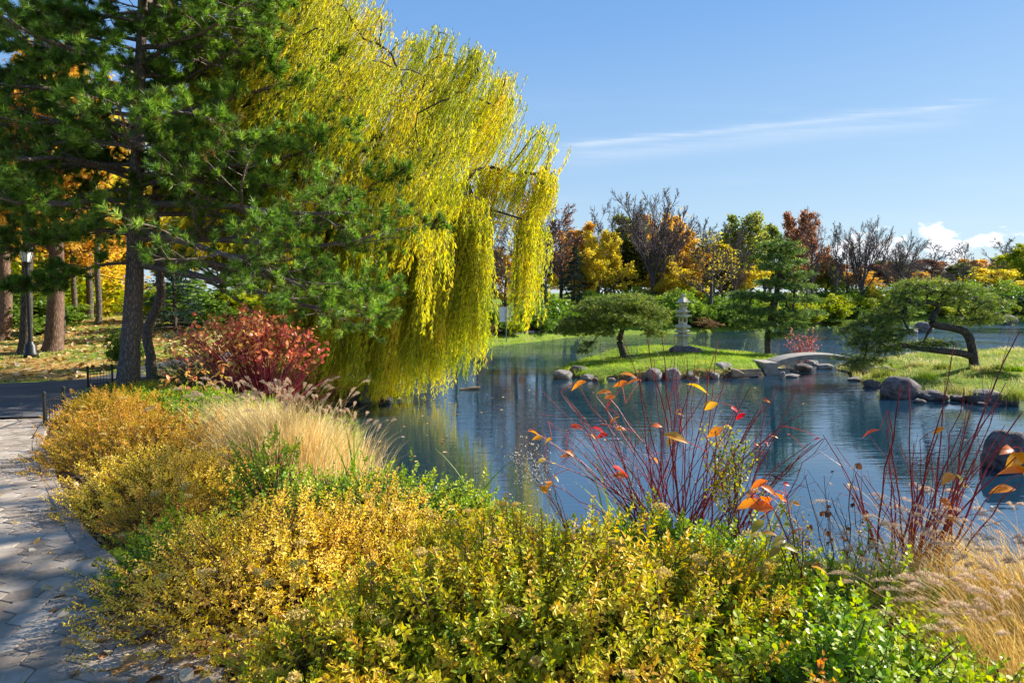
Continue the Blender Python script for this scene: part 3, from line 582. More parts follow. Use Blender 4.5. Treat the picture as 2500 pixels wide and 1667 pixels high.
# ---- near shrubs
def shrub(name, label, c, rad, h, shoots, leaves, size, leafm, T_=LEAF6, seed=0, cat='shrub', group=None, heads=0, headm='flowerhead', lw=1.0, wild=.15, stemm='stem', stemn=70, up=.5, lean=(0, 0), extra=None, low=.02, sprigs=0):
    r = np.random.default_rng(seed); X, Y = c; z0 = Ts(X, Y); root = thing(name, (X, Y, z0), label, cat, group)
    n = shoots; a = r.random(n)*2*np.pi; e = np.arcsin(r.uniform(low, 1, n)); d = np.stack([np.cos(a)*np.cos(e), np.sin(a)*np.cos(e), np.sin(e)], 1)
    lump = np.array([1+.30*mnoise.noise(Vector(q*2.3)+Vector((seed, 0, 0)))+.22*mnoise.noise(Vector(q*5.1)+Vector((0, seed, 0))) for q in d])
    f = lump*np.where(r.random(n) < .72, r.uniform(.82, 1.0+wild, n), r.uniform(.45, .85, n))
    if sprigs: k = r.choice(n, sprigs, False); f[k] *= r.uniform(1.1, 1.3, sprigs)
    S_ = np.array([rad[0], rad[1], h]); tip = d*S_*f[:, None]; tip[:, 2] = np.maximum(tip[:, 2], .03)+h*.02; tip[:, :2] += np.outer(tip[:, 2]/h, lean)
    sd = nrm(d*[1, 1, .6]+[0, 0, up]+r.normal(0, .28, (n, 3))); SL = size*r.uniform(2.2, 3.6, n); base = np.array([X, Y, z0])
    lf = Acc(); m = leaves; t = np.tile(np.linspace(0, 1, m), n); D = np.repeat(sd, m, 0); P = np.repeat(tip+base, m, 0)-D*((1-t)*np.repeat(SL, m))[:, None]
    az = np.tile(np.arange(m)*2.4, n)+np.repeat(r.random(n)*6.28, m); u = nrm(np.cross(D, [.1, .2, 1.])); v = np.cross(D, u)
    side = np.cos(az)[:, None]*u+np.sin(az)[:, None]*v; ld = nrm(side*(1.15-.6*t)[:, None]+D*(.35+.6*t)[:, None]+r.normal(0, .2, (n*m, 3))+[0, 0, -.12])
    shr = np.repeat(np.clip(.5+r.normal(0, .2, n)+.18*(f-.8)/.3, 0, 1), m)
    place(lf, T_, P, ld, D+r.normal(0, .25, D.shape), size*r.uniform(.6, 1.15, n*m)*(1-.35*t), np.clip(shr+r.normal(0, .1, n*m), 0, 1), lw*r.uniform(.8, 1.15, n*m))
    obj('foliage', lf, M[leafm], root)
    st = Acc(); k = r.choice(n, min(stemn, n), False); B = base+np.stack([r.normal(0, rad[0]*.18, len(k)), r.normal(0, rad[1]*.18, len(k)), np.full(len(k), -.04)], 1)
    E = tip[k]+base; mid = (B+E)/2+np.array([0, 0, .12*h])+r.normal(0, .03, B.shape); q = np.linspace(0, 1, 6)[None, :, None]
    Pp = (1-q)**2*B[:, None]+2*q*(1-q)*mid[:, None]+q*q*E[:, None]; tubes(st, Pp, np.linspace(.006, .002, 6)[None]*np.ones((len(k), 1)), 4)
    P1 = np.stack([tip+base-sd*SL[:, None]*1.5, tip+base-sd*SL[:, None]*.6, tip+base], 1); tubes(st, P1, np.array([[.0024, .0018, .001]])*np.ones((n, 1)), 3)
    obj('stems', st, M[stemm], root)
    if heads:
        hd = Acc(); top = np.where((e > .35) & (f > .85))[0]; k = r.choice(top, min(heads, len(top)), False)
        for q in k:
            cc = tip[q]+base+np.array([0, 0, .035]); rr = r.uniform(.022, .048); m2 = 130; aa = r.random(m2)*6.28; rd = np.sqrt(r.random(m2))*rr
            pp = cc+np.stack([np.cos(aa)*rd, np.sin(aa)*rd, .25*(rr-rd)+r.normal(0, .003, m2)], 1); place(hd, LEAF4, pp, rdirs(r, m2)+[0, 0, .6], rdirs(r, m2), r.uniform(.006, .013, m2), r.random(m2), 1.6)
            pt = np.stack([np.broadcast_to(tip[q]+base, (12, 3)), pp[:12]], 1); tubes(hd, pt, np.full((12, 2), .0011), 3, .1)
        obj('seed_heads', hd, M[headm], root)
    return root
def fountain_grass(name, label, c, n, L, lean, seed, nplume, spread=.25, w=.005, group=None, plen=.12, plumeh=1.0, bm='straw'):
    r = np.random.default_rng(seed); X, Y = c; z0 = Ts(X, Y); root = thing(name, (X, Y, z0), label, 'ornamental grass', group)
    b = np.stack([X+r.normal(0, spread, n), Y+r.normal(0, spread, n), np.zeros(n)], 1); b[:, 2] = T(b[:, 0], b[:, 1])-.02
    o = nrm(b-np.array([X, Y, 0])+[1e-4, 0, 0]); o[:, 2] = 0; ln = o*r.uniform(.15, 1.05, (n, 1))+np.array([lean[0], lean[1], 0])*r.uniform(.6, 1.3, (n, 1))+r.normal(0, .15, (n, 3))*[1, 1, 0]
    A = Acc(); blades(A, b, L*r.uniform(.4, 1.15, n), ln, w*r.uniform(.6, 1.2, n), r, 7, .7); obj('blades', A, M[bm], root)
    Pl, St = Acc(), Acc(); m = nplume; k = r.choice(n, m); H = L*plumeh*r.uniform(.95, 1.3, m)
    ll = ln[k]*r.uniform(.6, 1.0, (m, 1)); t = np.linspace(0, 1, 9)[None, :, None]
    P = b[k][:, None]+np.array([0, 0, 1.])*H[:, None, None]*(t-.28*t**2.4)+ll[:, None]*H[:, None, None]*t**1.7
    tubes(St, P, np.linspace(.0016, .0009, 9)[None]*np.ones((m, 1)), 3)
    tip = P[:, -1]; d = nrm(nrm(P[:, -1]-P[:, -2])+np.array([lean[0]*.6, lean[1]*.6, -.18])); K = 150
    u = r.random((m, K)); q = tip[:, None]+d[:, None]*(u*plen*r.uniform(.7, 1.2, (m, 1)))[..., None]+np.array([0, 0, -1.])*(u**2*plen*.35)[..., None]
    dd = np.repeat(d, K, 0); q = q.reshape(-1, 3); uu_ = u.ravel(); per = nrm(np.cross(dd, r.normal(size=dd.shape)))
    place(Pl, LEAF4, q, nrm(per+dd*.9), r.normal(size=dd.shape), (plen*.16)*np.sin(np.clip(uu_*.9+.08, 0, 1)*np.pi)+.004, r.random(len(q)), .16)
    obj('stalks', St, M['straw'], root); obj('plumes', Pl, M['plume'], root); return root
def dogwood(name, label, base, tips, seed, Yt, nextra, leafs, r0=.0050, leafsize=.1, spreadY=.35, group=None, cat='shrub', stem='redstem', twigs=5, bspread=.09):
    """tips: (px,py) rows where stems end; leafs: (px,py,size_factor,colour) single leaves"""
    r = np.random.default_rng(seed); B = np.asarray(base, float); root = thing(name, B, label, cat, group); st = Acc(); tp = []
    for (px, py) in tips: tp.append(at(px, py, Yt+r.normal(0, spreadY)))
    tp = np.array(tp); n0 = len(tp)
    if nextra:
        k = r.integers(0, n0, nextra); ex = B+(tp[k]-B)*r.uniform(.45, .95, (nextra, 1))+r.normal(0, .09, (nextra, 3)); tp = np.vstack([tp, ex])
    n = len(tp); b = B+r.normal(0, 1, (n, 3))*[bspread, .06, 0]; b[:, 0] += (tp[:, 0]-B[0])*.12; q = np.linspace(0, 1, 9)[None, :, None]
    mid = b+(tp-b)*np.array([.38, .38, .55])+r.normal(0, .03, (n, 3)); P = (1-q)**2*b[:, None]+2*q*(1-q)*mid[:, None]+q*q*tp[:, None]; P[:, 1:-1] += r.normal(0, .007, (n, 7, 3))
    th = r.uniform(.75, 1.25, n)*np.where(np.arange(n) < n0, 1, .7); R = np.linspace(r0, r0*.40, 9)[None]*th[:, None]; tubes(st, P, R, 6, r.random(n))
    P2, R2 = spawn(r, P, R, twigs, .3, .95, 26, .28, .55, 5, .06, .06, falloff=.5, tipr=.4, gaps=.2); tubes(st, P2, np.maximum(R2, .0009), 4, r.random(len(P2)))
    obj('stems', st, M[stem], root); lv = Acc()
    for L_ in leafs:
        px, py, sf, cv = L_[:4]; dirx = L_[4] if len(L_) > 4 else r.choice([-1, 1]); p = at(px, py, Yt+r.normal(0, spreadY*.5)); d = np.array([dirx*r.uniform(.5, 1), r.normal(0, .4), r.uniform(-.45, .15)])
        place(lv, BIG, p-nrm(d)*leafsize*sf*.5, d, [r.normal(0, .5), r.normal(0, .5)-.5, 1], leafsize*sf, cv, r.uniform(.55, .8), True)
        k = int(np.argmin(np.linalg.norm(P[:, -1]-p, axis=1))); j = int(np.argmin(np.linalg.norm(P[k]-p, axis=1))); a0 = P[k, j]; a2 = p-nrm(d)*leafsize*sf*.5
        a1 = (a0+a2)/2+[0, 0, .03]; tubes(lv, ((1-q)**2*a0+2*q*(1-q)*a1+q*q*a2), np.linspace(.0018, .001, 9)[None], 4, .1)
    if leafs: obj('leaves', lv, M['dogl'], root)
    return root, P, P2

# ---- rocks
def rock_mesh(seed, mat):
    import bmesh
    bm = bmesh.new(); bmesh.ops.create_icosphere(bm, subdivisions=4, radius=1.0); r = np.random.default_rng(seed)
    planes = [(Vector(nrm(r.normal(size=3))), r.uniform(.66, .95)) for _ in range(15)]; off = Vector(r.uniform(-50, 50, 3))
    for v in bm.verts:
        for nrm_, dd in planes:
            k = v.co.dot(nrm_)-dd
            if k > 0: v.co -= nrm_*k*.93
        q = v.co.normalized(); v.co += q*(.10*mnoise.noise(v.co*1.7+off)+.05*mnoise.noise(v.co*4.1+off)+.02*mnoise.noise(v.co*10+off))
    for f in bm.faces: f.smooth = True
    me = bpy.data.meshes.new('rock'); bm.to_mesh(me); bm.free(); me.materials.append(mat); return me
ROCKS = [rock_mesh(s, M['rock'] if s % 2 == 0 else M['rock_d']) for s in range(8)]
def rock(px, py, w, h, label, v=0, z=0.0, depth=.8, sink=.25, rz=None, group=None, name='rock', cat='rock'):
    """px,py: middle of the foot line of the stone where it meets water or ground; w,h in photo pixels"""
    p = gz(px, py, z); Y = p[1]; W_ = w/FPX*Y; H_ = h/FPX*Y; hz = H_/(2-sink*2); o = bpy.data.objects.new(name, ROCKS[v % 8]); COL.objects.link(o)
    o.location = (p[0], p[1]+W_*depth*.4, z+H_-hz); o.scale = (W_/2*1.06, W_/2*depth, hz*1.08); o.rotation_euler = (0, 0, 0 if rz is None else rz)
    return tag(o, label, cat, group)

# ================================================================ islands
def island(outline, hgt, name, seed, off=.9, grass_n=0, gm='grass', bladeh=.09, glabel='', bw=.014):
    poly = smooth_line(list(outline)+[outline[0]], 72)[:-1]; r = np.random.default_rng(seed); lo, hi = poly.min(0)-.6, poly.max(0)+.6; sp = .16
    g = np.stack(np.meshgrid(np.arange(lo[0], hi[0], sp), np.arange(lo[1], hi[1], sp)), -1); sh = g.shape[:2]; s = -sdist(g.reshape(-1, 2), poly).reshape(sh)
    def hf(X, Y, s): 
        return np.where(s > 0, hgt(X, Y)*sstep(s, -.05, off)*.75+hgt(X, Y)*.25*sstep(s, 0, .15), -.7*sstep(-s, -.1, .6))
    nz = np.array([mnoise.noise(Vector((x*.9, y*.9, seed)))*.5+mnoise.noise(Vector((x*3, y*3, seed)))*.2 for x, y in g.reshape(-1, 2)]).reshape(sh)
    Z = hf(g[..., 0], g[..., 1], s)+nz*(.07 if seed == 11 else .16)*(s > .1); ny_, nx_ = sh; i = np.arange(ny_-1)[:, None]; j = np.arange(nx_-1)[None]
    F = np.stack([i*nx_+j, i*nx_+j+1, (i+1)*nx_+j+1, (i+1)*nx_+j], -1).reshape(-1, 4); A = Acc()
    A.add(np.concatenate([g, Z[..., None]], -1), F, np.where(s > .22, .9, .1).ravel(), True); tag(obj(name, A, M['ground']), kind='structure')
    def Zat(x, y):
        fx = (np.asarray(x)-lo[0])/sp; fy = (np.asarray(y)-lo[1])/sp; a = np.clip(fx.astype(int), 0, nx_-2); b = np.clip(fy.astype(int), 0, ny_-2); u, v = fx-a, fy-b
        return Z[b, a]*(1-u)*(1-v)+Z[b, a+1]*u*(1-v)+Z[b+1, a]*(1-u)*v+Z[b+1, a+1]*u*v
    q = np.stack([r.uniform(lo[0], hi[0], grass_n), r.uniform(lo[1], hi[1], grass_n)], 1); q = q[sdist(q, poly) < -.05]; n = len(q)
    b = np.column_stack([q, Zat(q[:, 0], q[:, 1])-.01]); nn = np.array([mnoise.noise(Vector((x*1.1, y*1.1, 5.0))) for x, y in q])
    G = Acc(); edge = sdist(q, poly) > -.35; hh = bladeh*r.uniform(.6, 1.3, n)*np.where(edge, 1.7, 1)*(1+.5*nn)
    blades(G, b, hh, r.normal(0, .35, (n, 3))*[1, 1, 0]+[-.15, -.05, 0], bw*r.uniform(.7, 1.3, n), r, 3, .4, np.clip(.5+nn*.9+r.normal(0, .15, n), 0, 1))
    o = tag(obj('grass', G, M[gm]), glabel, 'grass', kind='stuff'); return Zat, poly
I1 = [(1.55,24.6),(2.4,23.9),(4.0,23.5),(6,23.6),(8,23.9),(9.1,24.5),(9.6,25.4),(10.5,26.4),(11.4,28.2),(11.9,30.5),(10,33),(7,33.6),(4.6,32),(3.0,29),(1.9,26.6)]
H1 = lambda X, Y: .26+.20*sstep(X, 2.5, 6.5)-.20*sstep(X, 8.2, 10.5)
Z1, poly1 = island(I1, H1, 'island', 11, .55, 26000, 'grass', .11, 'short bright green grass covering the lantern island')
I2 = [(12.6,25.6),(11.9,23.8),(11.7,22.0),(12.1,20.4),(12.9,19.3),(14.5,18.9),(17,18.4),(20,17.8),(26,18),(32,21),(30,29),(22,29.5),(16.5,28.6),(13.0,27)]
H2 = lambda X, Y: .13+.40*sstep(X, 11.6, 16.0)*sstep(Y, 18.5, 23)+.12*sstep(X, 14, 19)
Z2, poly2 = island(I2, H2, 'island', 12, 1.2, 38000, 'drygrass', .15, 'shaggy green and straw coloured grass covering the island of the twisted pine', .016)

# ================================================================ stone lantern pagoda
pgY = 29.3; pg = at(1666, 850, pgY); pz = float(Z1(pg[0], pgY)); k = 1/(FPX/pgY)          # metres per photo pixel
rb = rock(1676, 0, 0, 0, '', 1) if False else None
slab = bpy.data.objects.new('base_stone', ROCKS[3]); COL.objects.link(slab); slab.location = (pg[0]+.12, pgY, pz+.06); slab.scale = (.72, .5, .26)
tag(slab, 'flat dark boulder carrying the tall stone lantern on the grassy island', 'rock')
pb = pz+.25; root = thing('stone_lantern', (pg[0], pgY, pb), 'tall grey granite pagoda lantern with stacked slabs standing on a flat boulder on the island', 'stone lantern')
G = M['granite']; hx = .35
def zz(v): return (1037-v)/5.227*k
def hexpart(nm, prof, sides=6): return obj(nm, lathe(Acc(), (pg[0], pgY, pb), [(r_*k*1.18, zz(v)) for v, r_ in prof], sides, hx), G, root)
hexpart('pillar', [(1045,12.8),(1000,12.2),(925,12.0),(918,12.0)])
for v0, v1, r_ in ((915,880,19.2),(860,825,18.6),(800,762,18.4),(660,628,17.4),(605,574,16.6)):
    h = (v0-v1); hexpart('slab', [(v0,r_*.62),(v0,r_*.90),(v0-h*.25,r_),(v0-h*.55,r_),(v1+h*.12,r_*.82),(v1,r_*.66)])
for v0, v1, r_ in ((880,860,10.5),(825,800,10.5),(628,605,9.5)): hexpart('neck', [(v0,r_),(v1,r_)])
def firebox(v0, v1, r_):
    A = Acc(); c = (pg[0], pgY, pb); h = v0-v1
    lathe(A, c, [(r_*k, zz(v0)), (r_*k, zz(v0-h*.34))], 6, hx); lathe(A, c, [(r_*.98*k, zz(v1+h*.14)), (r_*.98*k, zz(v1))], 6, hx)
    for q in range(6):
        t = hx+q*math.pi/3; box(A, (c[0]+math.cos(t)*r_*.86*k, c[1]+math.sin(t)*r_*.86*k, c[2]+(zz(v0-h*.34)+zz(v1+h*.14))/2), (2.8*k, 2.8*k, zz(v1+h*.14)-zz(v0-h*.34)+.01), t)
    obj('lantern_box', A, G, root)
firebox(762, 660, 11.6); firebox(574, 482, 10.4)
hexpart('roof', [(482,15.2),(480,16.4),(472,16.8),(464,15.0),(448,11.2),(430,7.6),(415,5.6),(405,4.8)])
hexpart('finial', [(405,4.0),(398,4.9),(374,4.9),(368,4.3)])

# ================================================================ arched stone bridge
bA = at(1876, 900, 25.6); bB = at(2118, 900, 25.0)
root = thing('stone_bridge', (bA[0], bA[1], 0), 'low arched pale stone footbridge linking the two grassy islands', 'bridge')
A = Acc(); n = 28; t = np.linspace(0, 1, n); L = bB[0]-bA[0]; top = .40+.36*(1-(2*t-1)**2)**.8; th = .22-.06*np.sin(np.pi*t); V = []
for q in range(n):
    x = bA[0]+L*t[q]; y = bA[1]+(bB[1]-bA[1])*t[q]
    for yo, zo in ((-.5, top[q]-th[q]), (-.5, top[q]-.02), (-.48, top[q]), (.48, top[q]), (.5, top[q]-.02), (.5, top[q]-th[q])): V.append((x, y+yo, zo))
F = [[q*6+j, (q+1)*6+j, (q+1)*6+(j+1) % 6, q*6+(j+1) % 6] for q in range(n-1) for j in range(6)]; A.add(V, F); A.add(V[:6], [[0,1,2,3,4,5]]); A.add(V[-6:], [[5,4,3,2,1,0]])
obj('deck', A, M['concrete'], root)
A = box(Acc(), (bA[0]-.18, bA[1]-.12, .10), (.50, 1.25, .70)); box(A, (bA[0]+.33, bA[1]-.02, -.06), (.52, 1.05, .44)); obj('abutment', A, M['concrete'], root)
obj('abutment', box(Acc(), (bB[0]-.1, bB[1], .08), (.5, 1.1, .50)), M['concrete'], root)

# rocks: photo column, row of foot line, width, height
RL = [(1372,926,50,24,'grey boulder farthest out in the water at the left tip of the lantern island',0),(1436,929,36,15,'small grey stone with a slanting top in the water right of the outermost boulder',2),
 (1414,920,46,27,'dark boulder half hidden behind the two outer stones at the left tip of the island',1),(1425,899,14,9,'little dark stone perched on top of the stones at the island tip',5),
 (1548,928,22,8,'tiny stone breaking the water below the mown grass, left of the round boulders',2),(1597,929,40,33,'pale rounded boulder on the island edge, left one of the tall pair',0),(1645,928,42,33,'pale rounded boulder on the island edge, right one of the tall pair',4),
 (1684,925,26,20,'small pale boulder just right of the tall pair on the island edge',6),(1722,924,40,16,'low dark stone between the small pale boulder and the broad one',3),(1768,922,58,38,'broad grey boulder under the grass slope left of the plank edging',2),
 (1912,925,16,20,'upright stone tight against the bridge abutment',4),(1938,922,40,9,'low flat pale stone under the left half of the bridge',6),(1935,912,36,12,'sloping pale stone behind the flat one under the bridge',0),(1966,908,50,19,'dark blue-grey stone slanting into the water under the crown of the bridge',5),
 (1988,892,34,12,'pale stone on the bank behind the bridge arch',2),(2020,901,46,13,'long grey stone under the right half of the bridge',4),(2096,930,40,9,'wet flat stones breaking the water under the pine tip',6),(2122,914,40,24,'dark boulder at the left tip of the right island below the pine boughs',7),
 (2150,900,46,20,'dark rounded rock behind the left tip of the right island',1),(2175,925,48,30,'flat topped brown rock among grass tufts above the big pyramid rock',3),
 (2212,974,92,54,'big dark pyramid shaped boulder standing in the water at the right island',1),(2290,979,74,24,'low grey slab rock right of the pyramid boulder',7),(2354,980,56,14,'smallest flat rock between the two grey slab rocks',5),
 (2430,987,96,34,'long dark rock with a pale ridge on the waterline of the right island',3),(2478,990,30,15,'small round stone at the right end of the waterline row',5),(2282,948,64,30,'layered rock ledge set back behind the slab rock on the right island',7)]
for px, py, w, h, lb, v in RL: rock(px, py, w, h, lb, v, group='rocks along the island shores')
for px, py, w, h, lb, v in ((1460,931,26,9,'flat stone in the shallows right of the slanting stone at the island tip',1),(1700,928,18,10,'fist sized stone between small pale boulder and low dark stone',6),(1572,928,16,10,'dark pebble sized stone just left of the round boulders',5),(1745,925,26,18,'angular stone tight left of the broad grey boulder',0),(2400,990,24,8,'wet flat stone left of the long dark rock',5),(2250,985,30,10,'wet flat stone at the right foot of the pyramid boulder',1),(2135,945,40,18,'mossy brown stone on the left point of the right island',3),(2330,960,30,22,'upright brown stone behind the small flat rock',7),(1494,930,20,8,'small stone in the grass fringe left of the tiny stone',4)): rock(px, py, w, h, lb, v, group='rocks along the island shores')
rock(2486, 1150, 130, 98, 'large dark rounded boulder in the open water near the right edge', 1, depth=.7)
rock(893, 983, 34, 44, 'pale broken stone on the bank beneath the hanging willow', 2, group='stones on the willow bank')
rock(850, 982, 60, 24, 'dark stone left of the pale broken one beneath the willow', 3, group='stones on the willow bank')
rock(938, 984, 40, 16, 'low dark stone right of the pale broken one, at the tip of the willow bank', 5, group='stones on the willow bank')
for px, py, w, h, lb, v in ((2262,818,44,24,'pale boulder on the far shore seen through the twisted pine',1),(2232,820,32,12,'flat grey boulder left of the pale one on the far shore',2),(2470,800,44,22,'grey boulder on the far shore at the foot of the dark hedge',5),(2140,800,30,10,'dark stone on the far shore left of the twisted pine',3),(1985,803,60,16,'dark stone bank under the yellow-green shrubs',1)):
    rock(px, py-8, w, h, lb, v, group='boulders on the far shore')
# floating log
A = Acc(); p = gz(1147, 951, 0); tt = np.linspace(-.42, .42, 9); P = np.stack([p[0]+tt*.75, p[1]+tt*.15, .03+.02*np.sin(tt*6)], 1); tubes(A, P[None], (.055-.02*np.abs(tt))[None], 8); tubes(A, np.array([[p+[.2,0,.03], p+[.27,0,.09]]]), [[.02,.012]], 6)
tag(obj('log', A, M['wood']), 'short grey log floating alone on the pond beside the willow strands', 'log')
# plank edging on the island
A = Acc(); a, b = gz(1788, 915, .12), gz(1856, 912, .12)
for q in (0, 1): box(A, ((a[0]+b[0])/2, (a[1]+b[1])/2+.05*q, .10+.13*q), (b[0]-a[0]+.1, .09, .12), math.atan2(b[1]-a[1], b[0]-a[0]))
tag(obj('plank_edging', A, M['wood']), 'dark weathered planks edging the bank left of the bridge abutment', 'edging')
A = Acc(); a, b = gz(1780, 900, .42), gz(1815, 912, .2); tubes(A, np.array([[a, (a+b)/2+[0,0,.03], b]]), [[.05,.045,.035]], 8); tag(obj('log', A, M['wood']), 'pale fallen log slanting down the grass behind the planks', 'log')

# ================================================================ shaped pines on the islands
def pad_pine(name, label, trunk_px, Y, pads, needm, dz, seed, tuftn=16, ln=.13, w=.012, dens=75, rtip=.008, expo=2.35, arc=.1, thick=.10, barkm='bark_dark', Ys=None, boost=1.0, trk_r=None, up=.9, hs=.7):
    """trunk_px: trunk course in the photo; pads: (px,py,w,h,depth offset, depth extent) foliage clouds"""
    r = np.random.default_rng(seed); tl = [at(px, py, Y+(dy[0] if dy else 0)) for px, py, *dy in trunk_px]; tl[0][2] = dz; tl = smooth_line(tl, len(tl)*4); tg = []; dn = []
    for px, py, w_, h_, dy, de in pads:
        s_ = (Y+dy)/FPX; n = max(4, int(dens*(w_*s_)*de)); a = r.random(n)*6.28; q = np.sqrt(r.random(n)); c = at(px, py, Y+dy); zr = h_*s_/2*hs
        off = np.stack([np.cos(a)*q*w_*s_/2, np.sin(a)*q*de/2, np.sqrt(np.maximum(0, 1-q*q))*zr*r.uniform(-.75, 1.1, n)+r.normal(0, .04, n)], 1)
        tg.append(c+off)
    tg = np.concatenate(tg); nodes, par, rad, ch, tips = reach(r, tl, tg, rtip, expo, .22, arc, .05)
    root = thing(name, (tl[0][0], tl[0][1], dz), label, 'tree'); tr = Acc()
    if trk_r is not None:
        m = len(tl); rad[:m] = np.maximum(rad[:m], np.linspace(trk_r[0], trk_r[1], m))
    rad[0] *= 1.25
    skel_tubes(tr, nodes, ch, rad, sides=9); obj('trunk', tr, M[barkm], root)
    cr = Acc(); tp = nodes[tips]; pd = nrm(tp-nodes[par[tips]])
    # short side shoots round each tip
    m = 4; sp = np.repeat(tp, m, 0)+r.normal(0, thick, (len(tp)*m, 3))*[1.3, 1.3, .55]; sd = nrm(np.repeat(pd, m, 0)*.5+r.normal(0, .4, (len(sp), 3))+[0, 0, up])
    allp = np.vstack([tp, sp]); alld = np.vstack([nrm(pd+[0, 0, up]), sd]); tufts(cr, allp, alld, tuftn, ln, w, r, .6, .85, .55)
    tw = Acc(); tubes(tw, np.stack([np.repeat(tp, m, 0)-np.repeat(pd, m, 0)*.05, sp], 1), np.array([[.006, .004]])*np.ones((len(sp), 1)), 3)
    obj('crown', cr, M[needm], root); obj('twigs', tw, M[barkm], root); return root
# spreading pine
YA = 27.6; za = float(Z1(at(1522, 868, YA)[0], YA))
pad_pine('spreading_pine', 'low wide umbrella shaped pine at the left end of the lantern island', [(1524,869),(1518,850),(1512,832),(1517,812),(1522,795)], YA,
  [(1512,740,170,44,0,2.4),(1460,755,120,40,-.3,1.8),(1572,760,120,40,.2,2.0),(1430,785,110,34,-.4,1.6),(1410,805,90,34,-.2,1.3),(1606,785,60,36,0,1.3),(1500,775,120,30,-1.0,1.2),(1560,790,110,26,-.9,1.0),
   (1465,812,80,22,-.8,1.0),(1600,815,56,22,-.6,.9),(1440,838,44,16,-.9,.5),(1424,858,32,15,-1.0,.5),(1540,728,110,26,.5,1.6),(1390,800,40,26,0,.8)], 'pine_isl', za, 5, 12, .12, .012, 46, .007, 2.5, .06, .10, trk_r=(.15,.09), hs=.8)
# upright pine
YB = 30.6; zb = float(Z1(at(1876, 856, YB)[0], YB))
pad_pine('upright_pine', 'upright dark green pine with layered tiers behind the bridge end of the lantern island', [(1876,856),(1874,830),(1877,800),(1884,770),(1893,735),(1900,690),(1906,650),(1905,620),(1910,590)], YB,
  [(1912,585,26,22,0,.5),(1895,600,80,26,0,1.3),(1935,612,60,22,0,1.0),(1880,628,64,22,0,1.1),(1930,640,60,20,.2,1.0),(1890,652,76,24,-.3,1.3),(1945,672,80,26,0,1.4),(1885,688,60,24,.1,1.3),(1940,700,90,22,-.3,1.4),
   (1820,722,90,34,0,1.6),(1900,730,80,30,-.5,1.4),(1960,730,70,30,.2,1.4),(1800,750,60,30,.2,1.3),(1850,762,90,34,-.3,1.5),(1930,768,100,36,-.2,1.6),(1985,765,50,26,0,1.0),(1880,795,90,28,-.5,1.3),(1935,800,70,24,-.3,1.1),(1820,785,70,28,0,1.2),(1895,818,60,22,-.4,.9)],
  'pine_blue', zb, 6, 19, .15, .014, 26, .010, 2.3, .02, .12, trk_r=(.15,.04), hs=.45)
# twisted pine
YC = 22.6; cc = at(2374, 873, YC); zc = float(Z2(cc[0], YC))
pad_pine('twisted_pine', 'old twisted pine with a crooked S-shaped trunk and a limb reaching left over the water', [(2380,878),(2373,850),(2366,825),(2352,808),(2322,800),(2290,795),(2275,787),(2281,768),(2292,752),(2284,742),(2262,736)], YC,
  [(2230,712,90,50,0,1.6),(2290,705,120,50,.2,1.8),(2350,715,110,50,.2,1.6),(2400,740,100,60,0,1.6),(2425,775,70,46,0,1.2),(2375,780,90,40,.2,1.3),(2340,735,80,36,-.4,1.2),(2200,745,90,56,0,1.5),(2160,775,110,60,0,1.5),(2120,790,90,50,0,1.3),
   (2085,810,70,36,0,1.0),(2250,690,80,36,.3,1.2),(2130,825,110,44,-.2,1.4),(2180,810,90,44,-.3,1.3),(2090,845,60,36,0,.9),(2150,855,90,34,-.2,1.1),(2200,850,70,30,0,1.0),(2260,845,60,22,.1,.8),(2120,880,80,34,-.1,1.0),(2080,895,56,34,-.2,.8),(2060,880,30,24,-.1,.5),(2300,840,70,14,.1,.8)],
  'pine_isl', zc, 8, 14, .14, .011, 24, .009, 2.3, .04, .14, trk_r=(.15,.085), hs=.75)
A = Acc(); ln_ = smooth_line([at(2380,872,YC),at(2345,862,YC-.1),(at(2290,856,YC-.2)),at(2240,850,YC-.1),at(2200,842,YC),at(2170,848,YC),at(2145,835,YC)], 26); tubes(A, ln_[None], np.linspace(.13, .035, 26)[None], 8)
obj('limb', A, M['bark_dark'], [o for o in COL.objects if o.name.startswith('twisted_pine')][0])
# wire cages round the trunks
def cage(px, Y, zat, R, H, lb, arc=(0, 6.28)):
    c = at(px, 860, Y); z = float(zat(c[0], Y)); A = Acc(); P = []
    for q in np.arange(arc[0], arc[1], .16): P.append([(c[0]+R*math.cos(q), Y+R*math.sin(q), z), (c[0]+R*math.cos(q), Y+R*math.sin(q), z+H)])
    tubes(A, np.array(P), np.full((len(P), 2), .004), 3); qq = np.linspace(arc[0], arc[1], 30)
    for h in np.arange(0, H+.01, .1): tubes(A, np.stack([c[0]+R*np.cos(qq), Y+R*np.sin(qq), z+h+0*qq], 1)[None], np.full((1, 30), .003), 3)
    o = obj('wire_guard', A, M['wire']); tag(o, lb, 'wire guard', 'wire guards round the island pines')
cage(1510, YA, Z1, .75, .62, 'wire mesh guard round the foot of the spreading pine'); cage(1878, YB, Z1, .42, .75, 'wire mesh guard round the foot of the upright pine')
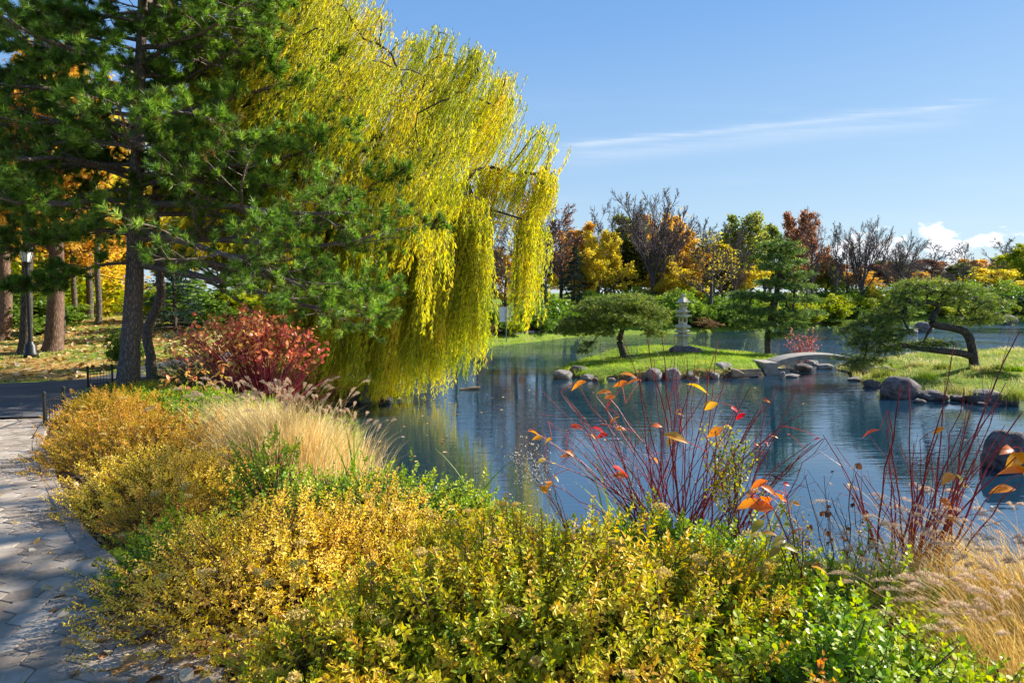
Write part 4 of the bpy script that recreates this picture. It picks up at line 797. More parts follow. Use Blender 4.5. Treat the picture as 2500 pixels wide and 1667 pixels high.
# little red shrub by the bridge
p = at(1955, 860, 28.5); r = np.random.default_rng(4); root = thing('red_shrub', (p[0], 28.5, float(Z1(p[0], 28.5))), 'small airy shrub with pinkish red leaves behind the left end of the bridge', 'shrub')
b = np.array(root.location); n = 16; tp = np.stack([at(x, y, 28.5) for x, y in zip(r.uniform(1918, 1990, n), r.uniform(805, 848, n))]); P = b+(tp-b)[:, None]*np.linspace(0, 1, 6)[None, :, None]+r.normal(0, .02, (n, 6, 3)); P[:, 0] = b
A = Acc(); tubes(A, P, np.linspace(.012, .004, 6)[None]*np.ones((n, 1)), 4); P2, R2 = spawn(r, P, np.full((n, 6), .005), 7, .4, 1, 35, .3, 1, 4, .15, .05); tubes(A, P2, np.maximum(R2, .003), 3); obj('stems', A, M['redstem'], root)
c = P2[r.integers(0, len(P2), 700), r.integers(1, 4, 700)]+r.normal(0, .03, (700, 3)); A = Acc(); place(A, LEAF4, c, rdirs(r, 700), rdirs(r, 700), r.uniform(.04, .08, 700), r.random(700), 1.2); obj('foliage', A, leaf_mat('pink_red_leaves', [(.45,.10,.08),(.65,.22,.16),(.75,.40,.28)], .4), root)
# grass tufts at the waterline and plants on the right island
def tuft(px, py, z, wpx, hpx, m, lb, seed, n=140, cat='grass tuft', group=None, bw=.012, mesh_lean=(-.15, 0)):
    r = np.random.default_rng(seed); p = gz(px, py, z); s_ = p[1]/FPX; b = np.stack([p[0]+np.clip(r.normal(0, wpx*s_*.19, n), -wpx*s_*.42, wpx*s_*.42), p[1]+np.clip(r.normal(0, wpx*s_*.14, n), -wpx*s_*.3, wpx*s_*.3), np.full(n, z-.02)], 1); G_ = Acc()
    ln2 = r.normal(0, .3, (n, 3))*[1, 1, 0]+[mesh_lean[0], mesh_lean[1], 0]; blades(G_, b, hpx*s_*r.uniform(.5, 1.1, n), ln2, bw, r, 4, .5); return tag(obj('grass_tuft', G_, M[m]), lb, cat, group)
tuft(1472, 936, .02, 24, 40, 'iris', 'bright green reed tuft in the water at the left end of the lantern island', 1)
tuft(2155, 925, .05, 70, 44, 'weed', 'bushy green and yellow grass tuft at the left tip of the right island', 2, 400); tuft(2265, 925, .35, 60, 30, 'grass', 'bright green tuft on the slope above the pyramid boulder', 3, 300)
tuft(2165, 968, .0, 50, 24, 'weed', 'low yellow-green tuft in the water left of the pyramid boulder', 4, 240); tuft(2440, 868, .6, 60, 20, 'grass', 'leafy green clump on the skyline of the right island', 5, 300)
tuft(1998, 872, .5, 50, 24, 'weed', 'thin dark reeds standing behind the crown of the bridge', 6, 40)
tuft(2340, 960, .25, 90, 34, 'drygrass', 'pale straw tuft above the smallest flat rock on the right island', 7, 400); tuft(2480, 975, .15, 80, 44, 'weed', 'brown and green tuft above the small round end stone', 8, 400)
RG = np.random.default_rng(140)
CL = [(2190,905,'grass'),(2235,895,'drygrass'),(2300,900,'weed'),(2350,915,'drygrass'),(2400,905,'drygrass'),(2450,930,'drygrass'),(2480,905,'grass'),(2320,935,'weed'),(2420,955,'weed'),(2210,930,'weed'),(2375,940,'grass'),(2490,950,'drygrass'),(2270,915,'drygrass'),(2445,900,'weed')]
CT = ['left of the twisted pine','above the pyramid boulder','under the low limb of the twisted pine','in front of the twisted pine foot','right of the twisted pine foot','high on the slope near the right edge','on the skyline near the right edge','above the layered ledge','above the long ridged rock','behind the flat topped rock','between the two grey slab rocks','touching the right edge','above and right of the pyramid boulder','right of the pine on the slope']
for q, (x_, y_, m_) in enumerate(CL):
    p_ = gz(x_, y_, .45); zq_ = float(Z2(p_[0], p_[1])); tuft(x_, y_, max(zq_, .02), 62, 21, m_, {'grass': 'leafy bright green clump ', 'drygrass': 'shaggy straw pale clump ', 'weed': 'coarse olive clump '}[m_]+CT[q], 150+q, 420, 'grass clump', 'coarse clumps on the right island', .014)
for q, (x0, w_) in enumerate(((835, 90), (900, 60), (800, 70))):
    tuft(x0, 968, .12, w_, 34, 'weed', ['long green grass hanging over the stones beneath the willow', 'short green tuft at the tip of the willow bank', 'yellowish grass tuft at the foot of the willow trunk'][q], 20+q, 260)
r = np.random.default_rng(160); n = 130; q = np.stack([r.uniform(-5, 12, n*6), r.uniform(8, 24, n*6)], 1); dq = -sdist(q, POND); q = q[(dq > .15) & (r.random(len(q)) < np.exp(-dq*.5))]; q = q[(sdist(q, poly1) > .1) & (sdist(q, poly2) > .1)][:n]; A = Acc()
place(A, LEAF6, np.column_stack([q, np.full(len(q), .006)]), rdirs(r, len(q))*[1, 1, 0], [0, 0, 1.], r.uniform(.05, .11, len(q)), r.random(len(q)), 1.3); tag(obj('floating_leaves', A, M['litter']), 'yellow and brown leaves drifting on the pond near its banks', 'fallen leaves', kind='stuff')
# grass along the far-left bank
def bank_grass(poly, n, h, m, lb, seed, zoff=0, w=.03):
    r = np.random.default_rng(seed); poly = np.array(poly, float); lo, hi = poly.min(0), poly.max(0); q = np.stack([r.uniform(lo[0], hi[0], n), r.uniform(lo[1], hi[1], n)], 1); q = q[sdist(q, poly) < 0]; q = q[sdist(q, POND) > .02]; n = len(q)
    b = np.column_stack([q, T(q[:, 0], q[:, 1])-.02]); G_ = Acc(); nn = np.array([mnoise.noise(Vector((x*.8, y*.8, 9.0))) for x, y in q])
    blades(G_, b, h*r.uniform(.5, 1.3, n)*(1+nn*.8), r.normal(0, .35, (n, 3))*[1, 1, 0], w, r, 3, .4, np.clip(.5+nn*.8+r.normal(0, .15, n), 0, 1)); return tag(obj('grass', G_, M[m]), lb, 'grass', kind='stuff')
bank_grass([(-7.6,30),(-4.6,33),(-1,38),(1.6,41.2),(4.5,46),(3,46.8),(.6,42.5),(-2.4,38.6),(-5,34.4),(-8.4,30.6)], 14000, .10, 'grass', 'mown grass strip between the far footpath and the pond', 31)
bank_grass([(-7.2,27.5),(-4.8,31.4),(-.9,38.2),(1.5,41.4),(3.8,45.4),(3.3,45.8),(1,42.2),(-1.6,38.8),(-5.8,32),(-8,28.5)], 5000, .30, 'drygrass', 'dry reedy fringe along the far-left waterline', 32)
bank_grass([(-11,18.5),(-8.6,18.5),(-5.2,17),(-4.8,18.4),(-3.9,18.9),(-3.1,19.7),(-3.5,20.9),(-6,22.6),(-9,24)], 9000, .16, 'weed', 'rough green grass on the willow bank', 33, w=.02)
bank_grass([(-60,17.5),(-20,16.6),(-12.9,17.3),(-11.6,19),(-10.9,21.5),(-9,27),(-9,45),(-60,45)], 30000, .12, 'drygrass', 'thin grass among fallen leaves on the slope beyond the road', 34, w=.03)

# ================================================================ trees and shrubs on the far shore
WG = 'trees along the far shore'; BG = 'shrubs along the far shore'; FG = 'distant trees beyond the far road'; LG = 'trees of the wood beyond the road'
TREES = [  # name, label, kind, column, top row, crown width, distance, leaves, bark, variant, leafless, group
 ('bare_tree','dark forked tree with thick trunk and few orange leaves behind the willow strands','bare',1262,440,230,50,'orange','bark_dark',0,0,WG),
 ('bare_tree','tall bare dark tree with heavy trunk just right of the willow crown','bare',1344,452,210,58,'russet','bark_dark',1,0,WG),
 ('bare_tree','bare tree with thinner trunk tight behind the heavy trunked one','bare',1368,505,150,62,'russet','bark_dark',2,0,WG),
 ('bare_tree','slender bare tree seen through the right fringe of the willow, left of the forked one','bare',1205,520,120,56,'brownl','bark',1,1,WG),
 ('bare_tree','slender bare tree deep behind the willow curtains','bare',1165,540,130,60,'brownl','bark',0,1,WG),
 ('bare_tree','bare tree behind the lowest willow curtain, left of the white sign','bare',1110,560,150,58,'brownl','bark',2,1,WG),
 ('orange_tree','blurred orange tree low behind the half bare forked tree','round',1235,600,170,66,'orange','bark',0,0,WG),
 ('spruce_tree','small dark blue-green spruce between bare trunks and the golden tree','spruce',1402,598,105,57,'spruce','bark_dark',0,0,WG),
 ('golden_tree','bright golden tree above the left part of the spreading pine','round',1455,560,165,63,'yellow','bark',0,0,WG),
 ('thin_tree','thin leafless tree rising above the golden tree','bare',1464,508,90,72,'brownl','bark',2,1,WG),
 ('orange_tree','pale orange tree between the spruce and the tall bare dark tree','round',1402,560,150,76,'orange','bark',1,0,WG),
 ('green_tree','grey-green tree with yellow top left of the great bare elm','tall',1528,520,150,70,'gtree','bark',0,0,WG),
 ('bare_elm','great bare elm with fan shaped crown, tallest over the stone lantern','vase',1592,460,265,62,'orange','bark',0,0,WG),
 ('orange_tree','large orange tree glowing behind the lower limbs of the bare elm','round',1600,520,190,74,'orange','bark',0,0,WG),
 ('orange_tree','rusty orange tree right of the bare elm','round',1668,545,130,67,'orange','bark_dark',2,0,WG),
 ('yellow_tree','low yellow tree under the orange tree left of the lantern','round',1620,625,150,63,'yellow','bark',1,0,WG),
 ('bare_tree','small dark tree with wide crooked limbs right of the stone lantern','bare',1738,585,190,58,'yellow','bark_dark',0,0,WG),
 ('yellow_tree','broad yellow tree behind the small dark crooked tree','round',1742,592,230,70,'yellow','bark',2,0,WG),
 ('green_tree','tall airy green tree left of the upright pine top','sparse',1812,512,180,70,'gtree','bark',0,0,WG),
 ('green_tree','rounder green tree right behind the upright pine top','round',1868,545,140,76,'gtree','bark',2,0,WG),
 ('russet_tree','russet brown oak with rounded crown above the upright pine','round',1936,512,145,78,'russet','bark_dark',0,0,WG),
 ('thin_tree','slim bare tree leaning beside the russet oak','bare',1988,528,105,68,'russet','bark',1,0,WG),
 ('green_tree','dull green tree at the foot of the slim bare one','round',2014,618,110,76,'gtree','bark_dark',1,0,WG),
 ('bare_tree','tall many stemmed bare tree against the low clouds','vase',2104,540,160,71,'russet','bark',1,0,WG),
 ('bare_tree','short ragged bare tree left of the many stemmed one','bare',2066,605,90,72,'brownl','bark_dark',2,0,WG),
 ('bare_tree','pale bare tree with spreading top right of the many stemmed one','vase',2196,588,165,73,'brownl','bark',2,1,WG),
 ('yellow_tree','yellow tree in front of the far road near the parked white vehicles','sparse',2438,650,170,84,'yellow','bark_dark',1,0,WG),
 ('green_tree','yellow-green tree at the right edge of the photo above the dark hedge','round',2500,590,150,90,'ygreen','bark',1,0,WG),
 ('orange_tree','amber tree squeezed between spruce and golden tree tops','tall',1432,540,110,68,'orange','bark',0,0,WG),('thin_tree','thin leafless tree between golden tree and great bare elm','bare',1500,520,90,66,'brownl','bark',0,1,WG),('orange_tree','pale amber tree between bare elm and rusty orange tree','tall',1640,535,120,72,'orange','bark',1,0,WG),('thin_tree','thin leafless tree right of the rusty orange tree','bare',1700,545,100,66,'brownl','bark_dark',1,1,WG),
  ('green_tree','olive green tree between crooked tree and tall airy tree','sparse',1765,560,130,72,'ygreen','bark',1,0,WG),('bare_tree','grey leafless tree in front of the tall airy green tree','bare',1790,560,110,64,'brownl','bark_dark',2,1,WG),('thin_tree','slim leafless tree left of the many stemmed one against clouds','bare',2040,560,90,70,'brownl','bark',0,1,WG),('bare_tree','tall leafless tree at the right tip of the willow crown','bare',1310,480,170,66,'russet','bark_dark',0,1,WG),('thin_tree','leafless tree between amber tree tops left of the elm','bare',1545,500,110,70,'brownl','bark',1,1,WG),
 ('bare_tree','leafless tree above the twisted pine crown','bare',2270,610,120,78,'brownl','bark_dark',2,1,WG),('bare_tree','leafless tree right above the parked cars','bare',2350,610,110,82,'brownl','bark_dark',0,1,WG),
 ('bare_tree','gnarled bare tree left of the yellow-green one at the right edge','bare',2425,600,150,100,'brownl','bark_dark',1,1,WG)]
def shoreY(px):
    ys = np.arange(30, 90, .25); q = np.stack([(px-1250)/FPX*ys, ys], 1); s = sdist(q, POND); k = np.where(s < 0)[0]; return ys[k[-1]] if len(k) else 40
for nm, lb, kd, px, tp, w, Y, lm, bk, v, nl, g in TREES:
    if Y < 80: s0 = shoreY(px); Y = s0+3+max(0, Y-s0-3)*.55
    tree(nm, lb, kd, px, tp, w, Y, lm, bk, 'tree', g, v, noleaf=bool(nl))
FAR = [(1880,660,120,120,'gtree'),(1960,640,120,126,'yellow'),(2040,640,110,122,'russet'),(2085,655,100,118,'orange'),(2130,640,120,124,'russet'),(2172,632,110,126,'gtree'),(2205,668,90,112,'spruce'),(2240,660,110,116,'orange'),(2262,632,150,130,'russet'),
 (2310,650,110,124,'brownl'),(2345,640,120,122,'gtree'),(2376,628,110,128,'orange'),(2405,648,120,130,'brownl'),(2450,625,120,132,'gtree'),(2488,612,130,126,'yellow'),(2540,630,150,124,'gtree'),(1700,640,150,118,'gtree'),(1560,650,150,112,'brownl'),(1480,660,140,108,'gtree'),(1330,660,150,96,'gtree')]
FL = {'gtree': 'small green tree', 'yellow': 'small yellow tree', 'russet': 'hazy russet tree', 'orange': 'small bright orange tree', 'spruce': 'little dark conifer', 'brownl': 'dull brown tree'}
PLC = ['behind the upright pine','behind the slim bare tree','behind the dull green tree','behind the short ragged bare tree','behind the many stemmed bare tree','left of the pale bare tree','at the foot of the pale bare tree','right of the pale bare tree above the road','forming the broadest crown beyond the road',
 'above the white car roofs','directly above the parked cars','on the skyline right of the cars','behind the gnarled bare tree','behind the yellow roadside tree','on the skyline near the right edge','cut by the right edge','behind the small dark crooked tree','behind the grey-green tree','behind the golden tree','behind the bare trunks right of the willow']
for q, (px, tp, w, Y, lm) in enumerate(FAR): tree({'spruce': 'conifer'}.get(lm, 'distant_tree'), FL[lm]+' far off, '+PLC[q], 'round' if lm != 'spruce' else 'spruce', px, tp, w*1.15, Y, lm, 'bark', 'tree', FG, q % 3)
BUSH = [(1212,752,110,46,'shgreen','rounded green shrub just behind the white sign'),(1245,772,70,44.5,'ygreen','small light green shrub at the foot of the forked tree'),(1312,742,115,51,'shgreen','tall green shrub right of the forked tree trunk'),(1352,752,90,53,'hedge','dark green shrub beneath the tall bare trees'),
 (1388,782,120,49,'brownl','reddish brown leafless looking shrub on the bank left of the spreading pine'),(1425,792,80,50,'brownl','low brown scrub at the waterline behind the spreading pine'),(1165,765,90,44,'brownl','brown scrub left of the white sign'),(1180,740,90,50,'shgreen','green shrub behind the brown scrub near the sign'),
 (1480,735,110,57,'yellow','golden shrub rising over the spreading pine crown'),(1540,745,120,58,'shgreen','green shrub hidden behind the spreading pine crown'),(1610,735,120,58,'shgreen','green shrub left of the stone lantern top'),(1700,745,110,57,'shgreen','dark green shrub right of the stone lantern'),
 (1716,770,100,53,'brownl','brown bank scrub right of the stone lantern'),(1760,735,120,58,'shgreen','broad green shrub between lantern and upright pine'),(1810,760,120,56,'shgreen','green shrub low behind the upright pine trunk'),(1860,730,110,62,'ygreen','light green shrub behind the upright pine'),
 (1935,715,110,64,'ygreen','bright yellow-green shrub right of the upright pine'),(1975,735,90,62,'ygreen','low yellow-green shrub next to the bright one'),(2030,715,110,67,'ygreen','tall yellow-green shrub above the bridge'),(2075,735,80,66,'shgreen','green shrub between two yellow-green ones above the bridge'),
 (2118,722,110,68,'ygreen','yellow-green shrub left of the twisted pine'),(2135,690,80,76,'yellow','small golden shrub higher up beside the bare stems'),(2200,735,120,70,'shgreen','green shrub behind the left part of the twisted pine'),(2290,735,120,72,'ygreen','yellow-green shrub behind the middle of the twisted pine'),
 (2370,735,130,72,'shgreen','green shrub behind the right part of the twisted pine'),(2440,722,110,74,'ygreen','light shrub left of the dark hedge'),(2490,716,120,74,'hedge','dark clipped hedge block at the right edge above the water'),
 (1060,770,130,44,'brownl','brown scrub behind the lowest willow curtain'),(985,770,150,42,'shgreen','green shrub behind the middle willow curtain'),(900,780,150,38,'brownl','reddish scrub behind the left willow curtain'),(840,790,120,34,'brownl','reddish brown scrub right of the willow trunk'),
 (1110,745,120,50,'shgreen','tall green shrub half seen between willow curtains'),(1920,775,120,60,'shgreen','low shrub at the waterline right of the upright pine trunk'),(2010,775,130,63,'shgreen','low shrub on the dark stone bank above the bridge'),(2090,775,120,65,'ygreen','low shrub overhanging the water left of the twisted pine')]
for q, (px, tp, w, Y, lm, lb) in enumerate(BUSH):
    if px > 1000: s0 = shoreY(px); Y = s0+1.2+np.clip((Y-s0)*.25, 0, 5)
    tree('shrub', lb, 'bush', px, tp, w, Y, lm, 'bark', 'shrub', BG, q % 2, parts=('stems', 'foliage'))
r = np.random.default_rng(29); n = 46000; px_ = r.uniform(1335, 2600, n); grid_ = np.arange(1335, 2605, 5.0); sy = np.interp(px_, grid_, [shoreY(p) for p in grid_]); off = r.uniform(1.5, 8, n); Yq = sy+off; X = (px_-1250)/FPX*Yq
hN = np.array([mnoise.noise(Vector((a*.35, b*.35, 2.0))) for a, b in zip(X, Yq)]); zq = T(X, Yq)+np.clip(1.0+off*.16+hN*1.6, .3, 4)*np.sqrt(r.random(n)); A = Acc()
place(A, LEAF4, np.column_stack([X, Yq, zq]), rdirs(r, n)+[0, 0, .3], rdirs(r, n), r.uniform(.14, .34, n), np.clip(.45+hN*.8+r.normal(0, .15, n), 0, 1), 1.4)
tag(obj('undergrowth', A, M['shgreen']), 'tangled green undergrowth along the far bank', 'undergrowth', kind='stuff')
# wood beyond the road on the left
WOOD = [('orange_tree','orange tree filling the gap above the street lamp','round',70,330,420,34,'orange',0),('orange_tree','amber tree behind the red-brown trunk','round',190,330,420,38,'orange',1),('yellow_tree','yellow tree left of the big pine trunk','round',262,420,300,44,'yellow',2),
 ('yellow_tree','yellow tree at the left edge of the photo','round',-10,400,300,40,'yellow',1),('orange_tree','rust coloured tree high behind the pine at the left edge','round',-60,300,460,42,'orange',2),('green_tree','yellow-green tree deep in the wood left of the pine','tall',150,520,260,52,'ygreen',0),
 ('yellow_tree','dim yellow tree behind the second pine trunk','round',430,420,320,46,'yellow',0),('green_tree','green tree behind the lower boughs of the big pine','round',540,450,340,44,'gtree',1),('yellow_tree','yellow tree between the big pine and the willow','round',640,400,320,50,'yellow',2),('green_tree','green tree behind the willow trunk','round',760,480,300,48,'gtree',2),
 ('green_tree','dull tree behind the left part of the willow crown','round',880,520,280,54,'gtree',0),('brown_tree','brown tree behind the middle of the willow crown','round',990,540,260,58,'brownl',1)]
for nm, lb, kd, px, tp, w, Y, lm, v in WOOD: tree(nm, lb, kd, px, tp, w, Y, lm, 'bark_dark', 'tree', LG, v)
tree('weeping_spruce', 'dark green spruce with drooping boughs behind the second pine trunk', 'spruce', 425, 560, 170, 27, 'spruce', 'bark_dark', 'tree')
UND = [(20,600,260,31,'ygreen','sunlit yellow-green thicket at the left edge behind the lamp'),(110,610,240,34,'ygreen','yellow-green thicket just right of the lamp'),(185,630,200,36,'ygreen','yellow-green thicket between two slim trunks'),(250,620,200,38,'yellow','golden thicket left of the big pine trunk'),
 (80,700,190,27.5,'shgreen','dark green bush between the lamp and the red-brown trunk'),(292,800,90,20.2,'shgreen','low green bush against the foot of the big pine'),(470,680,260,30,'shgreen','green bush beneath the lower pine boughs'),(590,700,260,32,'ygreen','light green bush behind the red dogwood'),(720,730,240,31,'shgreen','green bush left of the willow trunk'),(-40,640,200,29,'shgreen','green bush cut by the left edge'),
 (390,690,180,33,'ygreen','yellow-green bush between the two pine trunks'),(660,690,240,37,'brownl','brown bush deep behind the willow trunk')]
for q, (px, tp, w, Y, lm, lb) in enumerate(UND): tree('bush', lb, 'bush', px, tp, w, Y, lm, 'bark', 'shrub', 'undergrowth of the wood beyond the road', q % 2, parts=('stems', 'foliage'))
# trees with their own trunks
def trunk_tree(name, label, course, Y, r0, r1, H, seed, leafm, barkm, nb, wide, leaves, t0=.35, cat='tree', group=None, base_z=None, ls=.2):
    r = np.random.default_rng(seed); tl = [at(px, py, Y) for px, py in course]; z = Ts(tl[0][0], Y) if base_z is None else base_z; tl[0][2] = z-.05; d = tl[-1]-tl[-2]; d = d/np.linalg.norm(d)
    while tl[-1][2] < H: tl.append(tl[-1]+np.array([d[0]*.5+r.normal(0, .12), r.normal(0, .12), 1.0])); 
    P0 = smooth_line(tl, 30)[None]; R0 = np.linspace(r0, r1, 30)[None]; R0[0, 0] *= 1.3; R0[0, 1] *= 1.12; root = thing(name, (tl[0][0], Y, z), label, cat, group)
    tr = Acc(); P1, R1 = spawn(r, P0, R0, nb, t0, .98, 58, wide, .42, 8, .12, .06); P2, R2 = spawn(r, P1, R1, 7, .2, 1, 42, .42, .55, 5, .16, .04); P3, R3 = spawn(r, P2, R2, 5, .2, 1, 42, .5, .6, 4, .18, .02)
    for P, R, s_ in ((P0, R0, 14), (P1, R1, 7), (P2, R2, 4), (P3, R3, 3)): tubes(tr, P, np.maximum(R, .008), s_)
    obj('trunk', tr, M[barkm], root)
    if leaves:
        pts = np.concatenate([P3[:, 1:].reshape(-1, 3), P2[:, 2:].reshape(-1, 3)]); c = pts[r.integers(0, len(pts), leaves)]+r.normal(0, .2, (leaves, 3)); lf = Acc()
        place(lf, LEAF4, c, rdirs(r, leaves)+[0, 0, -.3], rdirs(r, leaves), ls*r.uniform(.6, 1.2, leaves), r.random(leaves), 1.3); obj('crown', lf, M[leafm], root)
    return root
trunk_tree('broadleaf_tree', 'tall tree with thick red-brown trunk beyond the road', [(131,893),(133,800),(137,690),(138,560),(140,430)], 23.5, .30, .09, 9.6, 41, 'orange', 'bark_red', 22, .34, 7000)
trunk_tree('broadleaf_tree', 'shaded tree trunk standing tight behind the street lamp', [(62,905),(64,800),(66,700),(68,560)], 22.8, .20, .07, 9, 42, 'orange', 'bark_dark', 20, .34, 5000)
trunk_tree('broadleaf_tree', 'tree with reddish trunk at the left edge of the photo', [(2,850),(12,790),(14,720),(10,640),(8,520)], 26, .25, .08, 9.8, 43, 'orange', 'bark_red', 20, .34, 5000)
for q, (px, by, w, lb) in enumerate(((218,790,15,'straight slim trunk left of a pair on the leafy slope'),(240,812,13,'slim trunk with flared foot on the leafy slope'),(268,775,10,'thinnest trunk right of the pair on the leafy slope'),(180,800,12,'slim trunk just right of the red-brown one'),(152,846,9,'young thin trunk touching the red-brown one'))):
    Yq = [34, 31, 38, 33, 26][q]; trunk_tree('slim_tree', lb, [(px,by),(px+2,by-60),(px-3,by-160),(px-2,by-260)], Yq, w/2/FPX*Yq*1.15, .05, 10, 50+q, 'yellow', 'bark', 16, .28, 2500, group='slim trees on the leafy slope')
trunk_tree('bare_tree', 'leafless tree reaching bare limbs into the top left corner', [(-190,860),(-200,600),(-170,300),(-120,150)], 20, .26, .06, 14.5, 61, 'russet', 'bark_dark', 26, .45, 0, t0=.5)

# ================================================================ street furniture and vehicles
def lamp(px, py, Y, H, lb, z=None, s=1.0):
    p = at(px, py, Y); z = Ts(p[0], Y) if z is None else z; c = (p[0], Y, z); root = thing('street_lamp', c, lb, 'street lamp', 'street lamps'); u = H/3.7
    obj('base', lathe(Acc(), c, [(0,0),(.21*u,0),(.21*u,.10*u),(.17*u,.16*u),(.16*u,.36*u),(.10*u,.44*u),(.085*u,.50*u)], 12, 0, True), M['iron'], root)
    obj('post', lathe(Acc(), c, [(.075*u,.48*u),(.06*u,.7*u),(.05*u,2.7*u),(.075*u,2.78*u),(.055*u,2.84*u),(.10*u,2.96*u),(.13*u,3.02*u)], 12, 0, True), M['iron'], root)
    ln = obj('lantern', lathe(Acc(), c, [(.13*u,3.02*u),(.15*u,3.04*u),(.15*u,3.06*u)], 8), M['iron'], root)
    sub('glass', lathe(Acc(), c, [(.10*u,3.05*u),(.19*u,3.38*u),(.17*u,3.42*u)], 8), M['glass_lamp'], ln); A = Acc()
    for q in range(8): a = q*math.pi/4; tubes(A, np.array([[(c[0]+.104*u*math.cos(a), c[1]+.104*u*math.sin(a), z+3.05*u), (c[0]+.196*u*math.cos(a), c[1]+.196*u*math.sin(a), z+3.39*u)]]), [[.009*u,.009*u]], 4)
    sub('frame', A, M['iron'], ln); sub('cap', lathe(Acc(), c, [(.23*u,3.40*u),(.21*u,3.44*u),(.12*u,3.56*u),(.05*u,3.62*u),(.03*u,3.68*u),(.035*u,3.71*u),(.0,3.78*u)], 10, 0, True), M['iron'], ln); return root
lamp(78, 905, 22.2, 3.72, 'black street lamp with white glass lantern beside the road at the left')
lamp(1323, 790, 52, 3.6, 'distant black street lamp among the shrubs right of the forked tree')
def low_fence(p0, p1, H, lb):
    root = thing('low_fence', ((p0[0]+p1[0])/2, (p0[1]+p1[1])/2, Ts(*p0[:2])), lb, 'fence', 'low black bed fences'); z0, z1 = Ts(*p0[:2]), Ts(*p1[:2])
    for p, z in ((p0, z0), (p1, z1)): obj('post', lathe(Acc(), (p[0], p[1], z-.02), [(.024,0),(.024,H+.06),(.034,H+.07),(.034,H+.10),(.0,H+.13)], 8), M['iron'], root)
    A = Acc(); a, b = np.array([p0[0], p0[1], z0]), np.array([p1[0], p1[1], z1])
    for h in (.08, H-.04): tubes(A, np.array([[a+[0,0,h], b+[0,0,h]]]), [[.010,.010]], 5)
    obj('rail', A, M['iron'], root); A = Acc()
    for t in np.linspace(.1, .9, 7): q = a+(b-a)*t; tubes(A, np.array([[q+[0,0,.08], q+[0,0,H-.04]]]), [[.006,.006]], 4)
    obj('bars', A, M['iron'], root)
low_fence((-6.50,9.4), (-6.72,10.15), .42, 'short black bed fence nearer the camera, partly under the amber shrub')
low_fence((-9.75,15.6), (-9.72,16.5), .42, 'short black bed fence farther off at the foot of the big pine')
p = at(1236, 835, 40.2); z = Ts(p[0], 40.2); root = thing('sign', (p[0], 40.2, z), 'blank white sign on a thin grey post beside the far footpath, seen from behind', 'sign')
obj('post', box(Acc(), (p[0], 40.2, z+1.05), (.06, .05, 2.1)), M['post'], root); obj('panel', box(Acc(), (p[0]-.06, 40.26, z+1.62), (.66, .02, .88)), M['sign'], root)
def car(px, Y, L, H, paint, lb, name='parked_car', van=False):
    p = at(px, 715, Y); z = Ts(p[0], Y)+.06; c = (p[0], Y, z); root = thing(name, c, lb, 'car' if not van else 'van', 'vehicles on the far road'); W_ = 1.75
    if van: prof = [(-.5,.25),(-.5,.62),(-.47,.95),(-.40,1.0),(.30,1.0),(.40,.62),(.49,.52),(.5,.25)]
    else: prof = [(-.5,.25),(-.5,.52),(-.44,.62),(-.36,.64),(-.25,.97),(-.16,1.0),(.12,1.0),(.27,.66),(.44,.58),(.5,.45),(.5,.25)]
    A = Acc(); V = []; n = len(prof)
    for yo, ins in ((-W_/2, 0), (W_/2, 0)):
        for x, h in prof: V.append((c[0]+x*L, c[1]+yo*(1 if h < .7 else .82), z+h*H))
    A.add(V, [[j, j+n, (j+1) % n+n, (j+1) % n] for j in range(n)]); A.add(V[:n], [list(range(n))]); A.add(V[n:], [list(range(n))[::-1]]); obj('body', A, paint, root)
    A = Acc(); wp = [(-.30,.68),(-.22,.93),(.10,.93),(.22,.68)] if not van else [(.02,.62),(.02,.92),(.27,.92),(.36,.62)]
    for sgn in (-1, 1): A.add([(c[0]+x*L, c[1]+sgn*(W_/2*(.985 if h < .7 else .86)+.01), z+h*H) for x, h in wp], [[0,1,2,3]] if sgn > 0 else [[3,2,1,0]])
    obj('windows', A, M['carglass'], root)
    for x in (-.31, .31):
        for sgn in (-1, 1):
            A = Acc(); t = np.array([[(c[0]+x*L, c[1]+sgn*(W_/2-.18), z+.32), (c[0]+x*L, c[1]+sgn*(W_/2-.17), z+.32), (c[0]+x*L, c[1]+sgn*(W_/2+.01), z+.32), (c[0]+x*L, c[1]+sgn*(W_/2+.02), z+.32)]]); tubes(A, t, [[.02,.32,.32,.16]], 14); obj('wheel', A, M['tyre'], root)
PW = plain('white_paint', (.78,.79,.80), .3); PS = plain('silver_paint', (.42,.45,.48), .25, .4); PB = plain('red_paint', (.45,.05,.05), .3)
car(2372, 97, 5.4, 2.1, PW, 'white van above the twisted pine, left of the yellow tree', 'parked_van', True); car(2402, 98.5, 4.4, 1.5, PS, 'silver car just right of the white van'); car(2492, 96, 5.6, 2.3, PS, 'pale grey van at the right edge above the hedge', 'parked_van', True); car(2452, 98, 4.3, 1.4, PB, 'small red car left of the van at the right edge'); car(2190, 98, 4.3, 1.4, PW, 'white car behind the pale bare tree')
A = Acc(); xs = np.arange(20, 118, 2.0); zr = [Ts(x, 91.5) for x in xs]
root = thing('guard_rail', (60, 91.5, 2.3), 'long grey guard rail along the far road', 'guard rail'); 
for x, q in zip(xs, zr): box(A, (x, 91.5, q+.3), (.12, .12, .7))
obj('posts', A, M['post'], root); A = Acc(); box(A, (69, 91.42, 2.35+.55), (98, .05, .26)); obj('rail', A, M['post'], root)

